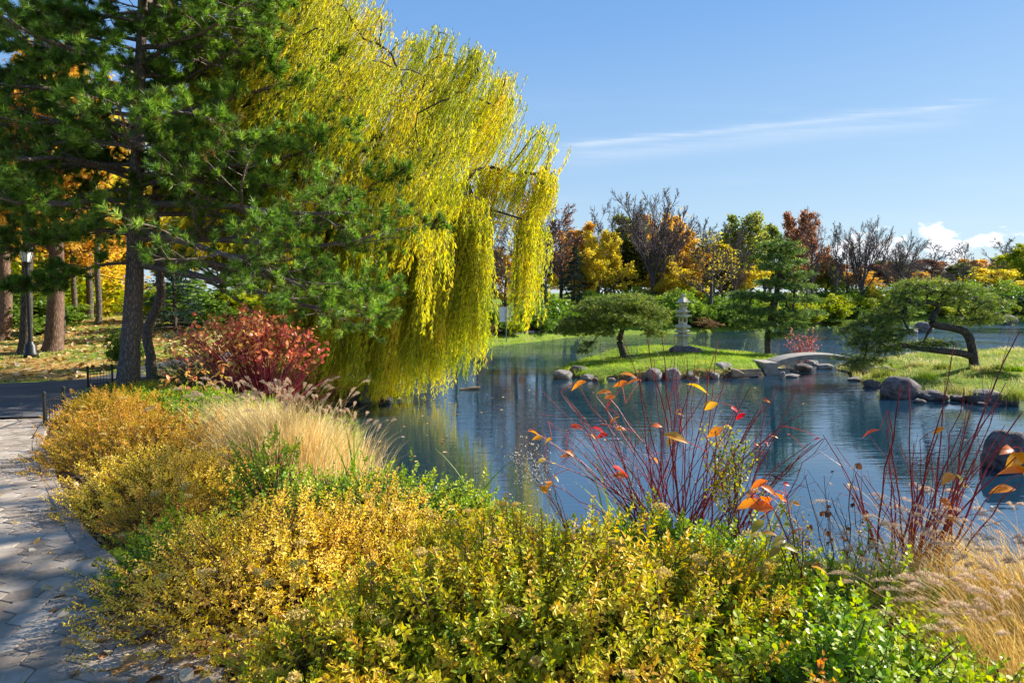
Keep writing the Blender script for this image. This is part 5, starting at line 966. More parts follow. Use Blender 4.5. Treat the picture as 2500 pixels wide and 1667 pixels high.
# ================================================================ weeping willow
def willow():
    r = np.random.default_rng(8); Y0 = 19.6; b = at(785, 945, Y0); zb = Ts(b[0], Y0); root = thing('weeping_willow', (b[0], Y0, zb), 'huge weeping willow with yellow-green curtains hanging over the pond', 'tree')
    tops = np.array([(500,240),(545,130),(600,60),(650,20),(700,-40),(800,-90),(900,-30),(960,0),(1050,55),(1130,85),(1200,110),(1235,170),(1270,225),(1318,275),(1345,335)])
    bot = np.array([(500,640),(600,720),(700,850),(800,880),(860,930),(885,965),(1000,972),(1075,960),(1095,860),(1125,925),(1180,905),(1192,740),(1250,620),(1280,650),(1288,830),(1302,815),(1318,560),(1345,520)])
    C = []; n = 300
    while len(C) < n:
        x = r.uniform(505, 1345); t0, b0 = np.interp(x, *tops.T), np.interp(x, *bot.T); u = r.random()**1.15; py = t0+14+u*(b0-t0)*.60
        R_ = 4.6*math.sqrt(max(.05, 1-((x-900)/520)**2)); hz = max(.25, math.sin(min(1, u*2+.25)*math.pi/2)); dy = r.uniform(-1, 1)*R_*hz*(.6 if x > 1180 else 1); C.append((x, py, dy, u, b0)) if not (x > 1120 and py > 330 and r.random() < .72) and not (x > 950 and r.random() < .18) else None
    # curtains that reach the water
    for x0, x1, m in ((860,1000,46),(1000,1080,22),(1112,1180,15),(1284,1304,4),(760,860,16),(1325,1345,6),(1190,1235,3)):
        for q in range(m):
            x = r.uniform(x0, x1); t0, b0 = np.interp(x, *tops.T), np.interp(x, *bot.T); C.append((x, lerp(t0, b0, r.uniform(.42, .66)), r.uniform(-1.8, .8) if x < 1200 else r.uniform(-.5, .5), 1.0, b0))
    P = np.array([at(x, py, Y0+dy) for x, py, dy, u, b0 in C]); trunk = smooth_line([(b[0], Y0, zb-.05), (b[0]+.05, Y0, zb+1.0), (b[0]+.12, Y0+.1, zb+2.2), (b[0]+.35, Y0+.1, zb+3.4)], 9)
    nodes, par, rad, ch, tips = reach(r, trunk, P, .019, 2.15, .4, .10, .06); rad[:9] = np.maximum(rad[:9], np.linspace(.34, .26, 9)); rad[0] = .42; rad[1] = .36; rad = np.minimum(rad, .36)
    tr = Acc(); skel_tubes(tr, nodes, ch, rad, sides=10); 
    S0, S1, SD = [], [], []; out = []
    for (x, py, dy, u, b0), p in zip(C, P):
        long = u >= 1; cc_ = r.normal(0, .20); m = r.integers(16, 26) if not long else r.integers(20, 30); down = (b0-py)*(Y0+dy)/FPX; Lc = r.uniform(1.0, 2.6) if not long else down*r.uniform(.88, 1.03); Lc = min(Lc, max(.6, down*1.02))
        for q in range(m):
            o = r.normal(0, .26 if not long else .17, 3)*[1, 1, .35]; out.append((p+o, Lc*(1-.55*r.random()**1.6), -.60*sstep(p[2], 4.0, 8.0)-.04, long, cc_))
    st = np.array([o[0] for o in out]); L = np.array([o[1] for o in out]); dr = np.array([float(o[2]) for o in out]); n = len(st); K = 9; t = np.linspace(0, 1, K)[None, :, None]
    c0 = np.array([b[0]+.8, Y0, 0]); ow = nrm((st-c0)*[1, 1, 0]); LL = L[:, None, None]; arch_ = np.minimum(L, 1.2)[:, None, None]
    Pp = st[:, None]+ow[:, None]*arch_*.16*(1-np.exp(-3*t))+np.array([0, 0, 1.])*(.10*arch_*np.sin(np.pi*np.minimum(t*2.2, 1))-LL*t)+np.array([1., .25, 0])*(dr[:, None, None]*LL*t**1.2)
    sway = r.normal(0, .03, (n, 1, 3))*[1, 1, 0]; Pp += sway*LL*np.sin(t*4+r.random((n, 1, 1))*6); Pp[..., 2] = np.maximum(Pp[..., 2], .06)
    tubes(tr, Pp, np.linspace(.006, .003, K)[None]*np.ones((n, 1)), 3); obj('trunk', tr, M['bark_dark'], root)
    cnt = np.maximum(8, (L*40).astype(int)); idx = np.repeat(np.arange(n), cnt); tt = r.random(len(idx)); f = tt*(K-1); i = np.clip(f.astype(int), 0, K-2); u = (f-i)[:, None]
    q = Pp[idx, i]*(1-u)+Pp[idx, i+1]*u; tg = nrm(Pp[idx, i+1]-Pp[idx, i]); d = nrm(tg*.8+rdirs(r, len(idx))*.55+[-.12, 0, -.15]); lf = Acc(); cv = (r.normal(.45, .10, n)+np.array([o[4] for o in out]))[idx]+r.normal(0, .14, len(idx))
    place(lf, LEAF4, q, d, rdirs(r, len(idx)), r.uniform(.09, .16, len(idx)), np.clip(cv, 0, 1), .25); obj('crown', lf, M['willow'], root)
    print('willow leaves', len(idx))
willow()

# ================================================================ the two big pines at the left
def big_pine(name, label, course, Y, r0, zt, lim, mains, seed, nauto, n2, n3, needles, manual=(), lnd=.16, zmin=4.2, w=.016, gap=.08):
    r = np.random.default_rng(seed); tl = [at(px, py, Y) for px, py in course]; zb = Ts(tl[0][0], Y); tl[0][2] = zb-.05; P0 = smooth_line(tl, 40); R0 = np.interp(P0[:, 2], [zb, zb+.5, zb+3, zb+7, zt], [r0*1.18, r0, r0*.82, r0*.55, .03])
    root = thing(name, (tl[0][0], Y, zb), label, 'tree'); tr = Acc(); P0[1:, :2] += r.normal(0, .012, (39, 2)); tubes(tr, P0[None], R0[None]*(1+r.normal(0, .025, (1, 40))), 18)
    B, K = [], 10
    for pts in manual: 
        l = [at(px, py, Y+dy) for px, py, dy in pts]; B.append(smooth_line(l, K))
    zs = np.linspace(zmin, zt-.4, nauto)
    for q, z in enumerate(zs):
        p = np.array([np.interp(z, P0[:, 2], P0[:, 0]), np.interp(z, P0[:, 2], P0[:, 1]), z]); a = q*2.4+r.normal(0, .3); L = np.interp(z, [l[0] for l in lim], [l[1] for l in lim])*r.uniform(.78, 1.08)
        if math.sin(a) > .3: L *= .85
        if math.cos(a) < -.2 and z > 8: L *= .72
        d = np.array([math.cos(a), math.sin(a), .12+.5*sstep(z, 9, zt)]); pts = [p]
        for k_ in range(K-1): d = nrm(d+r.normal(0, .07, 3)+np.array([0, 0, -.05 if k_ < 5 else .08])); pts.append(pts[-1]+d*L/(K-1))
        B.append(np.array(pts))
    P1 = np.array(B); L1 = np.linalg.norm(P1[:, -1]-P1[:, 0], axis=1); R1 = (.018+.011*L1)[:, None]*np.linspace(1, .22, K)[None]; tubes(tr, P1, R1, 7)
    P2, R2 = spawn(r, P1, R1, n2, .22, 1, 52, .34, .5, 6, .13, .035, flat=.72, falloff=.45, gaps=gap); tubes(tr, P2, np.maximum(R2, .006), 4)
    P3, R3 = spawn(r, P2, R2, n3, .25, 1, 44, .42, .6, 4, .14, .12, falloff=.4, gaps=gap); tubes(tr, P3, np.maximum(R3, .004), 3); obj('trunk', tr, M['bark_pine'], root)
    pos = np.concatenate([P3[:, -1], P3[:, 2], P2[:, -1], P2[:, 4]]); d = np.concatenate([nrm(P3[:, -1]-P3[:, -2]), nrm(P3[:, 2]-P3[:, 1]), nrm(P2[:, -1]-P2[:, -2]), nrm(P2[:, 4]-P2[:, 3])]); k_ = r.random(len(pos)) > .08; pos, d = pos[k_], nrm(d[k_]+[0, 0, .35])
    cr = Acc(); tufts(cr, pos, d, needles, lnd, w, r, .6, .8, .8); obj('crown', cr, M['pine'], root); print('tufts', len(pos)); return root
big_pine('big_pine', 'big dark green pine with thick grey-brown trunk left of the willow', [(312,952),(318,850),(326,740),(330,600),(333,480),(336,350),(341,200),(348,50),(352,-120),(356,-300),(360,-480)], 16.7, .235, 15.2,
  [(3.5,4.2),(5,4.9),(7,4.5),(8.5,4.4),(10,4.0),(12.5,3.0),(15.2,.7)], None, 71, 74, 15, 8, 48,
  [[(335,578,0),(560,556,-.5),(780,500,-.8),(992,440,-1.0)],[(335,582,0),(540,585,-1.2),(780,600,-2.0),(975,560,-2.2)],[(334,640,0),(500,640,-.6),(720,690,-1.0),(905,705,-1.2)],[(333,645,0),(560,690,-1.4),(720,740,-2),(880,770,-2.4)],
   [(334,520,0),(520,470,.4),(720,430,.8),(900,420,1.2)],[(334,500,0),(520,500,-1.8),(700,520,-2.8),(860,520,-3.2)],[(335,430,0),(520,410,-1.),(680,390,-1.2),(810,340,-1.4)],[(335,380,0),(520,340,.5),(680,300,.8),(800,270,.8)],[(337,300,0),(500,260,-.6),(640,220,-1),(770,200,-1)],
   [(330,575,0),(200,560,-.8),(80,600,-1.4),(-60,640,-1.6)],[(330,440,0),(200,400,-.5),(60,420,-1),(-80,460,-1)],[(330,640,0),(230,650,-1),(140,690,-1.6),(60,700,-2)],[(334,560,0),(480,600,-2.4),(620,650,-3.4),(740,700,-3.8)],[(334,610,0),(520,650,.8),(700,650,1.2),(860,650,1.2)]], zmin=4.9)
big_pine('second_pine', 'second pine with kinked darker trunk just right of the big pine', [(374,945),(368,880),(360,810),(378,760),(392,720),(388,650),(380,560),(382,440),(386,300),(388,140),(388,0),(390,-120)], 18.6, .13, 12.4,
  [(4,2.8),(6,3.3),(9,2.8),(12.4,.6)], None, 72, 36, 12, 6, 32, [[(388,640,0),(460,640,.5),(560,660,.5),(650,690,.5)],[(386,600,0),(520,560,.6),(640,540,1),(760,560,1)]], zmin=4.6)

# ================================================================ the planted bed in front
FGP = 'spirea bushes of the front bed'
shrub('golden_spirea', 'brightest golden yellow spirea mound at lower left beside the paving', (-1.30, 3.55), (.74, .66), 0.528, 2175, 12, 0.0288, 'gold', lw=.78, seed=1, group=FGP, heads=10)
shrub('golden_spirea', 'smaller golden spirea mound joined to the right of the brightest one', (-.80, 3.95), (.50, .42), 0.496, 1160, 12, 0.0272, 'gold', lw=.78, seed=2, group=FGP, heads=6)
shrub('golden_spirea', 'golden mound higher up the bed between kerb and straw coloured grass', (-2.85, 5.5), (.80, .65), 0.440, 1740, 12, 0.0304, 'gold', lw=.78, seed=3, group=FGP, heads=6)
shrub('amber_spirea', 'small rusty amber spirea between the two golden mounds at the kerb', (-2.45, 4.7), (.42, .40), 0.336, 1015, 12, 0.0224, 'amber', lw=.78, seed=4, group=FGP, heads=8)
shrub('amber_spirea', 'wide amber spirea mound left of the fountain grass', (-4.05, 7.25), (1.0, .85), 0.528, 2175, 12, 0.0304, 'amber', lw=.78, seed=5, group=FGP, heads=20)
shrub('amber_spirea', 'amber spirea clump leaning over the kerb at the left', (-4.85, 8.0), (.5, .5), 0.384, 1015, 12, 0.0288, 'amber', lw=.78, seed=6, group=FGP, heads=8)
shrub('amber_spirea', 'amber and green spirea beside the nearer black bed fence', (-5.85, 9.9), (.75, .8), 0.480, 1160, 11, 0.0360, 'amber', lw=.78, seed=7, group=FGP)
shrub('green_shrub', 'leafy bright green shrub below the big pine trunk', (-5.3, 10.6), (1.3, .8), 0.400, 1885, 11, 0.0400, 'green', T_=ROUND, seed=8)
shrub('green_shrub', 'green shrub between the big pine and the red dogwood', (-4.3, 10.3), (.9, .8), 0.360, 1305, 11, 0.0400, 'green', T_=ROUND, seed=9)
shrub('green_shrub', 'low yellow-green shrub in front of the big pine foot', (-6.7, 12.3), (1.1, .9), 0.360, 1305, 11, 0.0400, 'olive', seed=10)
shrub('green_shrub', 'low green shrub on the bank right of the amber mound', (-3.1, 9.2), (.9, .8), 0.360, 1305, 11, 0.0360, 'green', T_=ROUND, seed=30)
shrub('olive_spirea', 'large olive yellow spirea filling the bottom centre of the photo', (.08, 2.85), (.98, .80), 0.592, 3335, 14, 0.041, 'olive', lw=.78, seed=11, group=FGP, heads=34, up=.7)
shrub('olive_spirea', 'dark olive spirea at the bottom edge left of centre', (-.62, 2.55), (.48, .50), .42, 2175, 13, 0.040, 'olive', lw=.78, seed=12, group=FGP, heads=22, up=.7)
shrub('olive_spirea', 'olive spirea behind the large central one, its flat seed heads against the water', (-.15, 3.75), (.62, .48), 0.420, 1305, 13, 0.0336, 'olive', lw=.78, seed=13, group=FGP, heads=26, up=.8)
shrub('olive_spirea', 'yellowing spirea right of the large central one', (.95, 3.05), (.48, .48), 0.480, 1305, 13, 0.0320, 'olive', lw=.78, seed=14, group=FGP, heads=10)
shrub('twiggy_shrub', 'twiggy green shrub reaching up against the willow reflection', (-.95, 4.95), (.70, .45), 0.380, 899, 9, 0.0320, 'green', T_=ROUND, seed=15, wild=.3, sprigs=30)
shrub('twiggy_shrub', 'sparse green shrub right of the twiggy one at the water side', (-.45, 4.85), (.5, .3), 0.250, 696, 9, 0.0304, 'green', T_=ROUND, seed=16, wild=.35, sprigs=40)
shrub('twiggy_shrub', 'thin leafy shrub poking out of the straw coloured grass', (-1.85, 5.1), (.34, .3), 0.528, 348, 10, 0.0336, 'green', T_=ROUND, seed=17, wild=.4, sprigs=30)
shrub('cotoneaster', 'glossy green cotoneaster at the foot of the middle dogwood', (.95, 3.85), (.62, .5), 0.320, 1305, 11, 0.0336, 'green', T_=ROUND, seed=18, wild=.3, sprigs=60)
shrub('cotoneaster', 'glossy green cotoneaster right of centre under the orange leaf cluster', (1.35, 3.05), (.52, .55), 0.340, 1450, 11, 0.0352, 'green', T_=ROUND, seed=19, wild=.3, sprigs=60)
shrub('cotoneaster', 'bright green cotoneaster at the bottom edge left of the tan grass', (1.15, 2.35), (.50, .46), .40, 1450, 11, 0.0368, 'green', T_=ROUND, seed=20, wild=.35, sprigs=70)
shrub('cotoneaster', 'small dark green creeping shrub at the kerb by the brightest golden mound', (-2.0, 3.9), (.3, .34), 0.304, 696, 10, 0.0272, 'green', T_=ROUND, seed=21, wild=.4, sprigs=40)
shrub('cotoneaster', 'small green shrub at the bottom right under the tan grass', (1.62, 2.45), (.3, .36), 0.272, 609, 10, 0.0352, 'green', T_=ROUND, seed=22, wild=.4, sprigs=30)
shrub('cotoneaster', 'thin green shrub between golden mound and straw coloured grass', (-1.25, 4.85), (.4, .3), 0.400, 377, 10, 0.0304, 'green', T_=ROUND, seed=23, wild=.4, sprigs=20)
shrub('dark_hedge_bush', 'dark clipped bush between the second pine and the red dogwood', (-6.4, 13.9), (.85, .6), 0.800, 1305, 11, 0.0400, 'hedge', T_=ROUND, seed=24, low=-.9)
shrub('cotoneaster', 'loose green shrub among the pale arching iris leaves near the tan grass', (1.62, 2.95), (.34, .34), .34, 420, 10, .034, 'green', T_=ROUND, seed=40, wild=.5, sprigs=90)
shrub('red_creeper', 'small crimson leaved creeper in the green shrubs at the bottom right', (.98, 2.02), (.13, .10), .48, 60, 8, .042, 'dogl', T_=LEAF6, seed=41, wild=.3, stemn=10)
# fountain grasses
FGG = 'fountain grasses of the bed'
fountain_grass('fountain_grass', 'big straw coloured fountain grass in the middle of the bed at left', (-2.25, 6.6), 3600, 1.0, (-.08, .1), 1, 60, .22, .0075, FGG, .16, bm='straw_pale')
fountain_grass('fountain_grass', 'straw coloured grass clump right behind the big one by the water', (-1.95, 7.4), 2200, .85, (-.12, .1), 2, 34, .2, .0075, FGG, .16, bm='straw_pale')
fountain_grass('fountain_grass', 'straw coloured grass clump below the red dogwood', (-3.1, 8.1), 2000, .85, (-.15, .1), 3, 34, .24, .0085, FGG, .16, bm='straw_pale')
fountain_grass('fountain_grass', 'golden tan fountain grass in the bottom right corner', (2.0, 2.75), 3000, .60, (-.30, .08), 4, 80, .19, .0034, FGG, .10)
fountain_grass('fountain_grass', 'tan fountain grass at the right edge behind the corner one', (2.55, 3.3), 2400, .66, (-.32, .05), 5, 80, .24, .0038, FGG, .10)
# red stemmed dogwoods
TB = [(1322,954),(1370,954),(1395,984),(1447,957),(1518,815),(1581,829),(1616,821),(1646,821),(1753,825),(1677,871),(1748,852),(1832,943),(1905,940),(1935,959),(1774,917),(1411,938),(1475,957),(1303,1053),(1334,1072),(1406,1040),(1498,1022),(1605,1038),(1747,1053),(1797,1000),(1324,1122),(1341,1180),(1395,1107),(1517,1145),(1873,978),(1892,1065),(1700,900),(1560,900),(1640,880),(1980,1080),(1960,1010),(1850,1000),(1480,1000),(1720,960)]
LB = [(1411,938,1.1,.55,-1),(1475,955,.9,.5,-1),(1490,968,.7,.45,-1),(1533,912,1.1,.5,1),(1548,928,1.0,.45,-1),(1517,936,.9,.4,-1),(1705,942,1.5,.85,1),(1728,980,.9,.8,-1),(1735,990,.9,.75,-1),(1303,1053,.8,.45,1),(1312,1068,.8,.6,-1),(1334,1076,.9,.7,-1),(1406,1040,.8,.15,1),(1462,1047,1.0,.0,1),(1470,1062,.8,.1,-1),
 (1498,1022,.9,.5,-1),(1517,1045,.8,.55,1),(1651,1065,1.5,.8,1),(1640,1072,1.2,.75,-1),(1605,1038,.7,.3,1),(1747,1053,1.1,.55,-1),(1797,1000,.7,0,1),(1808,1015,.7,0,-1),(1517,1145,1.2,.05,1),(1510,1158,1.2,.5,-1),(1324,1122,.8,.9,-1),(1341,1180,.8,.5,-1),(1330,1195,.8,.55,1),(1395,1107,.8,.5,1),(1380,1112,.7,.45,-1),(1873,978,.5,.6,1),(1892,1065,.5,.5,1),(1872,1080,.4,.05,1),(1358,1165,.6,.9,1),(1660,1010,.5,.6,1),(1450,1065,.6,.7,1),(1655,1000,.5,.6,-1),(1600,1120,.6,.5,1),(1780,1040,.5,.55,1)]
zB = Ts(1.10, 4.5)
dogwood('red_dogwood', 'bare red stemmed dogwood with few crimson and orange leaves in front of the water', (1.10, 4.5, zB), TB, 51, 4.2, 44, LB, leafsize=.10, group='red stemmed dogwoods', twigs=4)
dogwood('red_dogwood', 'red stemmed dogwood leaning right, behind the yellow flowered weed', (1.42, 4.4, Ts(1.42, 4.4)), [(1830,1000),(1870,1000),(1905,1040),(1940,960),(1985,1085),(2010,1070),(1790,1080),(1960,1180),(1930,1130),(1880,1160),(1720,1060),(1760,1010)], 52, 4.1, 14, [(1925,1058,.4,.3,1),(1995,1070,.4,.05,-1),(1850,1085,.5,.5,1)], group='red stemmed dogwoods', twigs=4)
LR = [(2125,1053,0.90,.2,-1),(2317,1163,1.11,.6,-1),(2350,1172,.9,.95,1),(2450,1192,1.23,.55,-1),(2463,1096,1.23,.35,-1),(2490,1108,1.23,.5,1),(2480,1122,1.23,.7,-1),(2477,1146,1.31,.45,-1),(2317,1230,1.15,.4,1),(2331,1270,1.0,.5,1),(2495,1140,1.15,.55,1),(2290,1050,.7,.6,-1)]
dogwood('red_dogwood', 'red dogwood with bold orange leaves at the right edge, its long stems crossing the island', (2.28, 3.7, Ts(2.28, 3.7)), [(2490,808),(2328,845),(2456,934),(2198,944),(2217,932),(2169,1001),(2162,1021),(2164,1046),(2088,1156),(2347,1048),(2493,1009),(2374,982),(2010,1062),(2240,1180),(2290,1060),(2430,1100),(2495,1100),(2380,1120),(2300,1000),(2490,1180),(2060,1180)], 53, 3.45, 26, LR, r0=.006, leafsize=.10, spreadY=.2, group='red stemmed dogwoods', twigs=4)
LC = [(1850,1180,2.1,.3,-1),(1880,1195,2.0,.35,1),(1835,1200,2.2,.45,-1),(1870,1215,2.0,.25,1),(1825,1228,2.3,.5,-1),(1900,1205,1.9,.3,1),(1860,1235,2.2,.35,-1),(1920,1222,1.2,.1,1),(1850,1280,2.0,1.0,-1),(1880,1300,1.6,.7,1),(1905,1320,2.0,.95,-1),(1930,1335,2.1,1.0,1),(1890,1345,1.7,.9,-1),(1975,1370,1.5,.65,-1),(2000,1385,1.5,.7,1),(1920,1180,.7,0,1),(1945,1228,.9,.6,1)]
dogwood('red_dogwood', 'low dogwood shoots carrying the big cluster of orange leaves right of centre', (1.50, 3.3, Ts(1.50, 3.3)), [(1860,1190),(1835,1215),(1880,1230),(1900,1320),(1920,1210),(1850,1280),(2000,1380),(1960,1290)], 54, 2.95, 4, LC, r0=.004, leafsize=.044, spreadY=.08, group='red stemmed dogwoods', twigs=2)
# leafless dark twigs with curled leaves
r = np.random.default_rng(60); rt, P_, P2_ = dogwood('dead_twigs', 'dark twigs with shrivelled brown leaves between the orange cluster and the right dogwood', (1.85, 3.6, Ts(1.85, 3.6)), [(1965,1160),(1995,1180),(2012,1160),(2030,1215),(2078,1175),(2085,1215),(2100,1240),(1985,1230),(2050,1240),(2020,1260),(2130,1270),(1960,1300)], 60, 3.5, 4, [], r0=.0035, stem='stem', twigs=5)
c = P2_[r.integers(0, len(P2_), 70), r.integers(2, 5, 70)]; A = Acc(); place(A, BIG, c, rdirs(r, 70)*[1, 1, .5]+[0, 0, -.8], rdirs(r, 70), r.uniform(.02, .04, 70), r.random(70), 1.2, True); obj('leaves', A, M['dark_leaf'], rt)
# red dogwood in the middle distance, full of leaves
r = np.random.default_rng(61); Ym = 13.0; bM = gz(700, 1015, Ts(-4.3, 13)); tips = [(x, y+r.normal(0, 14)) for x, y in zip(r.uniform(430, 835, 74), np.interp(r.uniform(430, 835, 74), [430, 640, 835], [880, 800, 900]))]
tips = [(x, np.interp(x, [400, 430, 500, 580, 640, 700, 760, 800, 840], [850, 800, 775, 765, 750, 765, 800, 870, 930])+abs(r.normal(0, 38))) for x in r.uniform(405, 835, 110)]
rt, P_, P2_ = dogwood('red_dogwood', 'dense red stemmed dogwood with orange and pink leaves left of the willow trunk', (-4.7, 13.0, Ts(-4.7, 13.0)), tips, 61, Ym, 80, [], r0=.013, spreadY=.5, group='red stemmed dogwoods', twigs=5)
pts = np.concatenate([P_[:, 5:].reshape(-1, 3), P2_[:, 2:].reshape(-1, 3)]); pts = pts[pts[:, 2] > 1.5+r.random(len(pts))*.8]; n = 1700; c = pts[r.integers(0, len(pts), n)]+r.normal(0, .05, (n, 3)); A = Acc()
place(A, BIG, c, rdirs(r, n)*[1, 1, .6]+[0, 0, -.45], rdirs(r, n)+[0, 0, .8], r.uniform(.06, .115, n), np.clip(.15+.75*sstep(-(c[:, 0]+3.9), -1, 1.2)*r.random(n)+r.normal(0, .12, n), 0, 1), 1.0, True); obj('leaves', A, M['dogm'], rt)
# small sprawling shrub with bronze leaves left of it
rt, P_, P2_ = dogwood('bronze_shrub', 'sprawling twigs with bronze orange leaves between the pine trunks and the red dogwood', (-5.1, 11.8, Ts(-5.1, 11.8)), [(400,870),(420,830),(440,900),(470,860),(370,920),(400,935),(450,940),(500,900),(520,930),(380,890),(540,880),(430,960)], 62, 11.7, 8, [], r0=.007, stem='stem', twigs=5)
n = 240; c = P2_[r.integers(0, len(P2_), n), r.integers(1, 5, n)]; A = Acc(); place(A, BIG, c, rdirs(r, n)*[1, 1, .3]+[-.3, 0, -.2], [0, 0, 1.], r.uniform(.08, .13, n), np.clip(r.normal(.62, .15, n), 0, 1), .8, True); obj('leaves', A, M['dogm'], rt)
# yellow flowered weed climbing among the stems, white seeded aster
def weed(name, label, base, pts_px, Y, seed, mat, n, size, stems=8, cat='wild plant', sp=.03, T_=LEAF4):
    r = np.random.default_rng(seed); root = thing(name, base, label, cat); A = Acc(); tp = np.array([at(x, y, Y+r.normal(0, .06)) for x, y in pts_px]); q = np.linspace(0, 1, 7)[None, :, None]; b = np.asarray(base)+r.normal(0, .02, (len(tp), 3))
    P = b[:, None]+(tp-b)[:, None]*q+np.array([0, 0, .1])*np.sin(np.pi*q); P[:, 1:] += r.normal(0, .008, (len(tp), 6, 3)); tubes(A, P, np.linspace(.003, .001, 7)[None]*np.ones((len(tp), 1)), 4)
    P2, R2 = spawn(r, P, np.full((len(tp), 7), .0012), stems, .5, 1, 38, .22, 1, 4, .15, .05); tubes(A, P2, R2, 3); obj('stems', A, M['stem'], root); allp = np.concatenate([P2[:, 1:].reshape(-1, 3)])
    c = allp[r.integers(0, len(allp), n)]+r.normal(0, sp, (n, 3)); A = Acc(); place(A, T_, c, rdirs(r, n), rdirs(r, n), size*r.uniform(.5, 1.2, n), r.random(n), 1.3); obj('flowers', A, M[mat], root); return root
weed('yellow_weed', 'yellow flowering weed tangled in the middle dogwood stems', (1.42, 4.2, Ts(1.42, 4.2)), [(1745,1070),(1760,1100),(1775,1130),(1790,1090),(1755,1160),(1770,1190),(1800,1150),(1785,1070),(1750,1200),(1805,1120)], 4.1, 70, 'olive', 900, .022, 12)
weed('white_aster', 'gone-to-seed aster with white fluffy heads at the water side left of the dogwood', (.42, 4.6, Ts(.42, 4.6)), [(1250,1085),(1265,1110),(1285,1080),(1240,1110),(1300,1125),(1275,1140),(1315,1100),(1260,1160),(1310,1160),(1245,1130)], 4.5, 71, 'fluff', 300, .012, 9, sp=.012)
weed('yellow_weed', 'greenish yellow weed heads below the orange leaf cluster', (1.55, 3.5, Ts(1.55, 3.5)), [(1940,1260),(1960,1290),(1920,1250),(1950,1320),(1975,1310),(1910,1290)], 3.3, 72, 'flowerhead', 350, .012, 8, sp=.012)
# sword leaves
def swords(label, X, Y, n, L, seed, lean=(0, 0), spread=.06, w=.02):
    r = np.random.default_rng(seed); A = Acc(); b = np.stack([X+r.normal(0, spread, n), Y+r.normal(0, spread, n), np.full(n, Ts(X, Y)-.02)], 1); blades(A, b, L*r.uniform(.6, 1.05, n), r.normal(0, .28, (n, 3))*[1, 1, 0]+[lean[0], lean[1], 0], w*r.uniform(.7, 1.2, n), r, 7, .35)
    return tag(obj('iris_plant', A, M['iris']), label, 'iris', 'iris clumps at the water side')
swords('green sword leaved iris at the right end of the straw coloured grass', -1.45, 6.3, 14, .9, 80); swords('iris blades standing against the willow reflection behind the twiggy shrub', -.35, 5.3, 12, .75, 81, (.2, 0))
swords('iris blades at the left foot of the middle dogwood', .75, 4.6, 9, .85, 82); swords('iris blades at the right foot of the middle dogwood', 1.55, 4.1, 10, .75, 83, (.1, 0)); swords('pale arching iris leaves between the cotoneaster and the tan grass', 1.75, 3.3, 34, .62, 84, (-.1, 0), .1, .012)
# grasses and weeds along the bank
bank_grass([(-6.6,12.5),(-5.0,10.2),(-2.8,8.2),(-1.2,6.2),(.4,5.0),(3.6,3.9),(6,3.6),(6,6.2),(3.4,6.7),(1.4,7.4),(-.1,8.4),(-1.3,9.9),(-2.3,11.5),(-3.4,13.4),(-4.6,15.6),(-6.5,15.6)], 15000, .14, 'weed', 'unkempt bank grass between the shrubs and the water', 85, w=.009)
bank_grass([(-9.3,14.6),(-7.2,11.6),(-5.5,12.5),(-4.8,15.6),(-5.2,17.4),(-8.6,18.3),(-9.5,17)], 7000, .14, 'weed', 'ragged grass round the feet of the two pines', 86, w=.012)
bank_grass([(-6.2,9.2),(-4.3,6.6),(-2.9,4.6),(-2.2,4.0),(-2.0,4.4),(-2.6,5.2),(-3.9,6.8),(-5.6,9.3)], 1600, .11, 'weed', 'small weeds and grass sprouting along the kerb', 87, w=.006)
# fallen leaves and needles on paving and soil
r = np.random.default_rng(90); L_ = EDGE[(EDGE[:, 1] > 1.5) & (EDGE[:, 1] < 12)]
def litter(n, along, spread, bias, size, T_, mat, name, label, zlo, flat=.35, cat='fallen leaves'):
    k = r.choice(len(along), n); p = along[k]+r.normal(0, spread, (n, 2))+np.array(bias); z = T(p[:, 0], p[:, 1])+zlo+np.abs(r.normal(0, .006, n)); A = Acc(); d = rdirs(r, n)*[1, 1, flat]
    place(A, T_, np.column_stack([p, z]), d, np.array([0, 0, 1.])+rdirs(r, n)*flat*1.4, size*r.uniform(.5, 1.1, n), r.random(n), 1.3, T_ is BIG); return tag(obj(name, A, M[mat]), label, cat, kind='stuff')
near = L_[L_[:, 1] < 4.6]
litter(230, near[near[:, 1] < 4.0], .16, (.02, -.12), .085, BIG, 'litter', 'fallen_leaves', 'large curled brown leaves heaped where paving meets shrubs at lower left', .03, .5)
litter(46, L_, .5, (-.45, 0), .07, BIG, 'litter', 'fallen_leaves', 'scattered single dry leaves lying on the grey paving', .038, .3)
litter(900, L_, .22, (.38, 0), .065, LEAF6, 'litter', 'fallen_leaves', 'brown leaf litter on the soil under the bed shrubs', .01, .4)
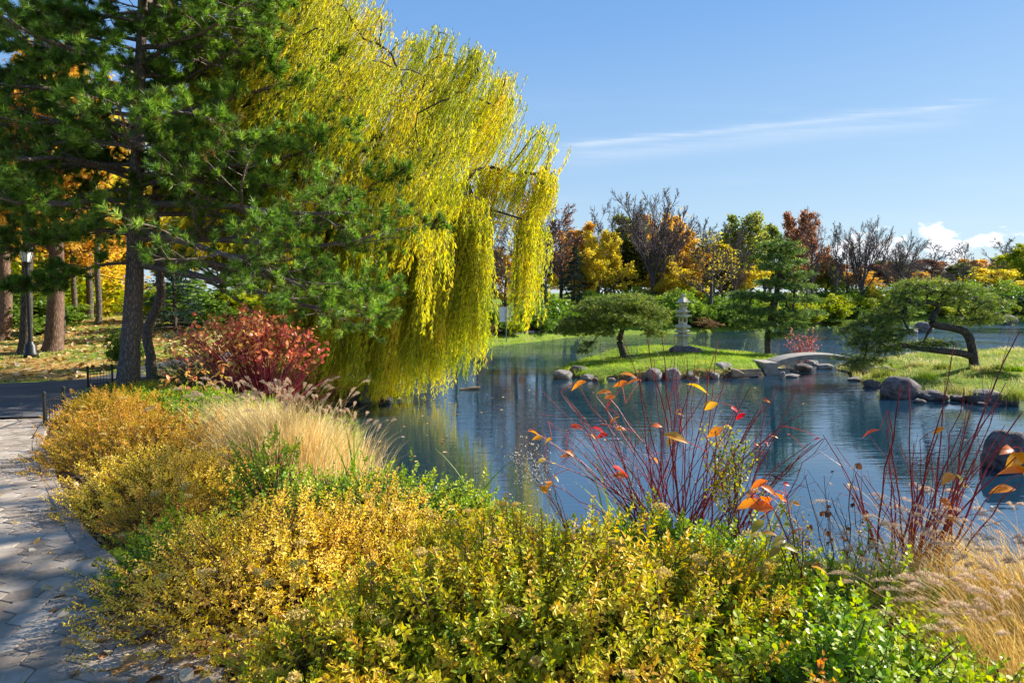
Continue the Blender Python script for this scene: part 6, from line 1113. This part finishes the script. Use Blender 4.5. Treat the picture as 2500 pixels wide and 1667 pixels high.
litter(2600, near, .24, (-.10, -.05), .09, (np.array([[-.012,0,0],[.012,0,0],[0,1,0]]), np.array([[0,1,2]])), 'needle_litter', 'fallen_needles', 'rusty pine needles drifted over the paving edge at lower left', .036, .06, 'pine needles')
n = 5200; p = np.stack([r.uniform(-26, -9.6, n), r.uniform(17.4, 34, n)], 1); p = p[sdist(p, np.vstack([asph])) > .1]; n = len(p); A = Acc(); place(A, LEAF6, np.column_stack([p, T(p[:, 0], p[:, 1])+.03]), rdirs(r, n)*[1, 1, .3], np.array([0, 0, 1.])+rdirs(r, n)*.6, r.uniform(.10, .2, n), r.random(n), 1.4); tag(obj('fallen_leaves', A, M['litter']), 'carpet of dry leaves on the slope beyond the road', 'fallen leaves', kind='stuff')
# tree just outside the frame whose high crown dapples the paving
r = np.random.default_rng(95); bx, by = 8.8, 4.6; root = thing('pine_tree', (bx, by, Ts(bx, by)), 'tall pine on the near bank outside the right edge of the photo', 'tree'); tr = Acc(); tl = smooth_line([(bx, by, Ts(bx, by)-.1), (bx-.2, by+.3, 4), (bx-1.0, by+2.0, 7.6), (bx-1.6, by+3.2, 9.5)], 20)
tubes(tr, tl[None], np.linspace(.26, .06, 20)[None], 10); n = 34; a = r.random(n)*6.28; tip = np.stack([6.4+np.cos(a)*2.0*np.sqrt(r.random(n)), 8.6+np.sin(a)*3.2*np.sqrt(r.random(n)), r.uniform(8.2, 10.2, n)], 1); k = r.integers(12, 20, n)
P1 = tl[k][:, None]+(tip-tl[k])[:, None]*np.linspace(0, 1, 7)[None, :, None]+r.normal(0, .05, (n, 7, 3)); R1 = np.full((n, 1), 1)*np.linspace(.05, .015, 7)[None]; tubes(tr, P1, R1, 5)
P2, R2 = spawn(r, P1, R1, 9, .3, 1, 50, .3, .5, 5, .15, .05, flat=.6); tubes(tr, P2, R2, 4); obj('trunk', tr, M['bark_pine'], root); P2 = P2[r.random(len(P2)) > .15]; cr = Acc(); pos = np.concatenate([P2[:, -1], P2[:, 2]]); tufts(cr, pos, nrm(np.concatenate([P2[:, -1]-P2[:, -2]]*2)+[0, 0, .3]), 40, .2, .02, r); obj('crown', cr, M['pine'], root)
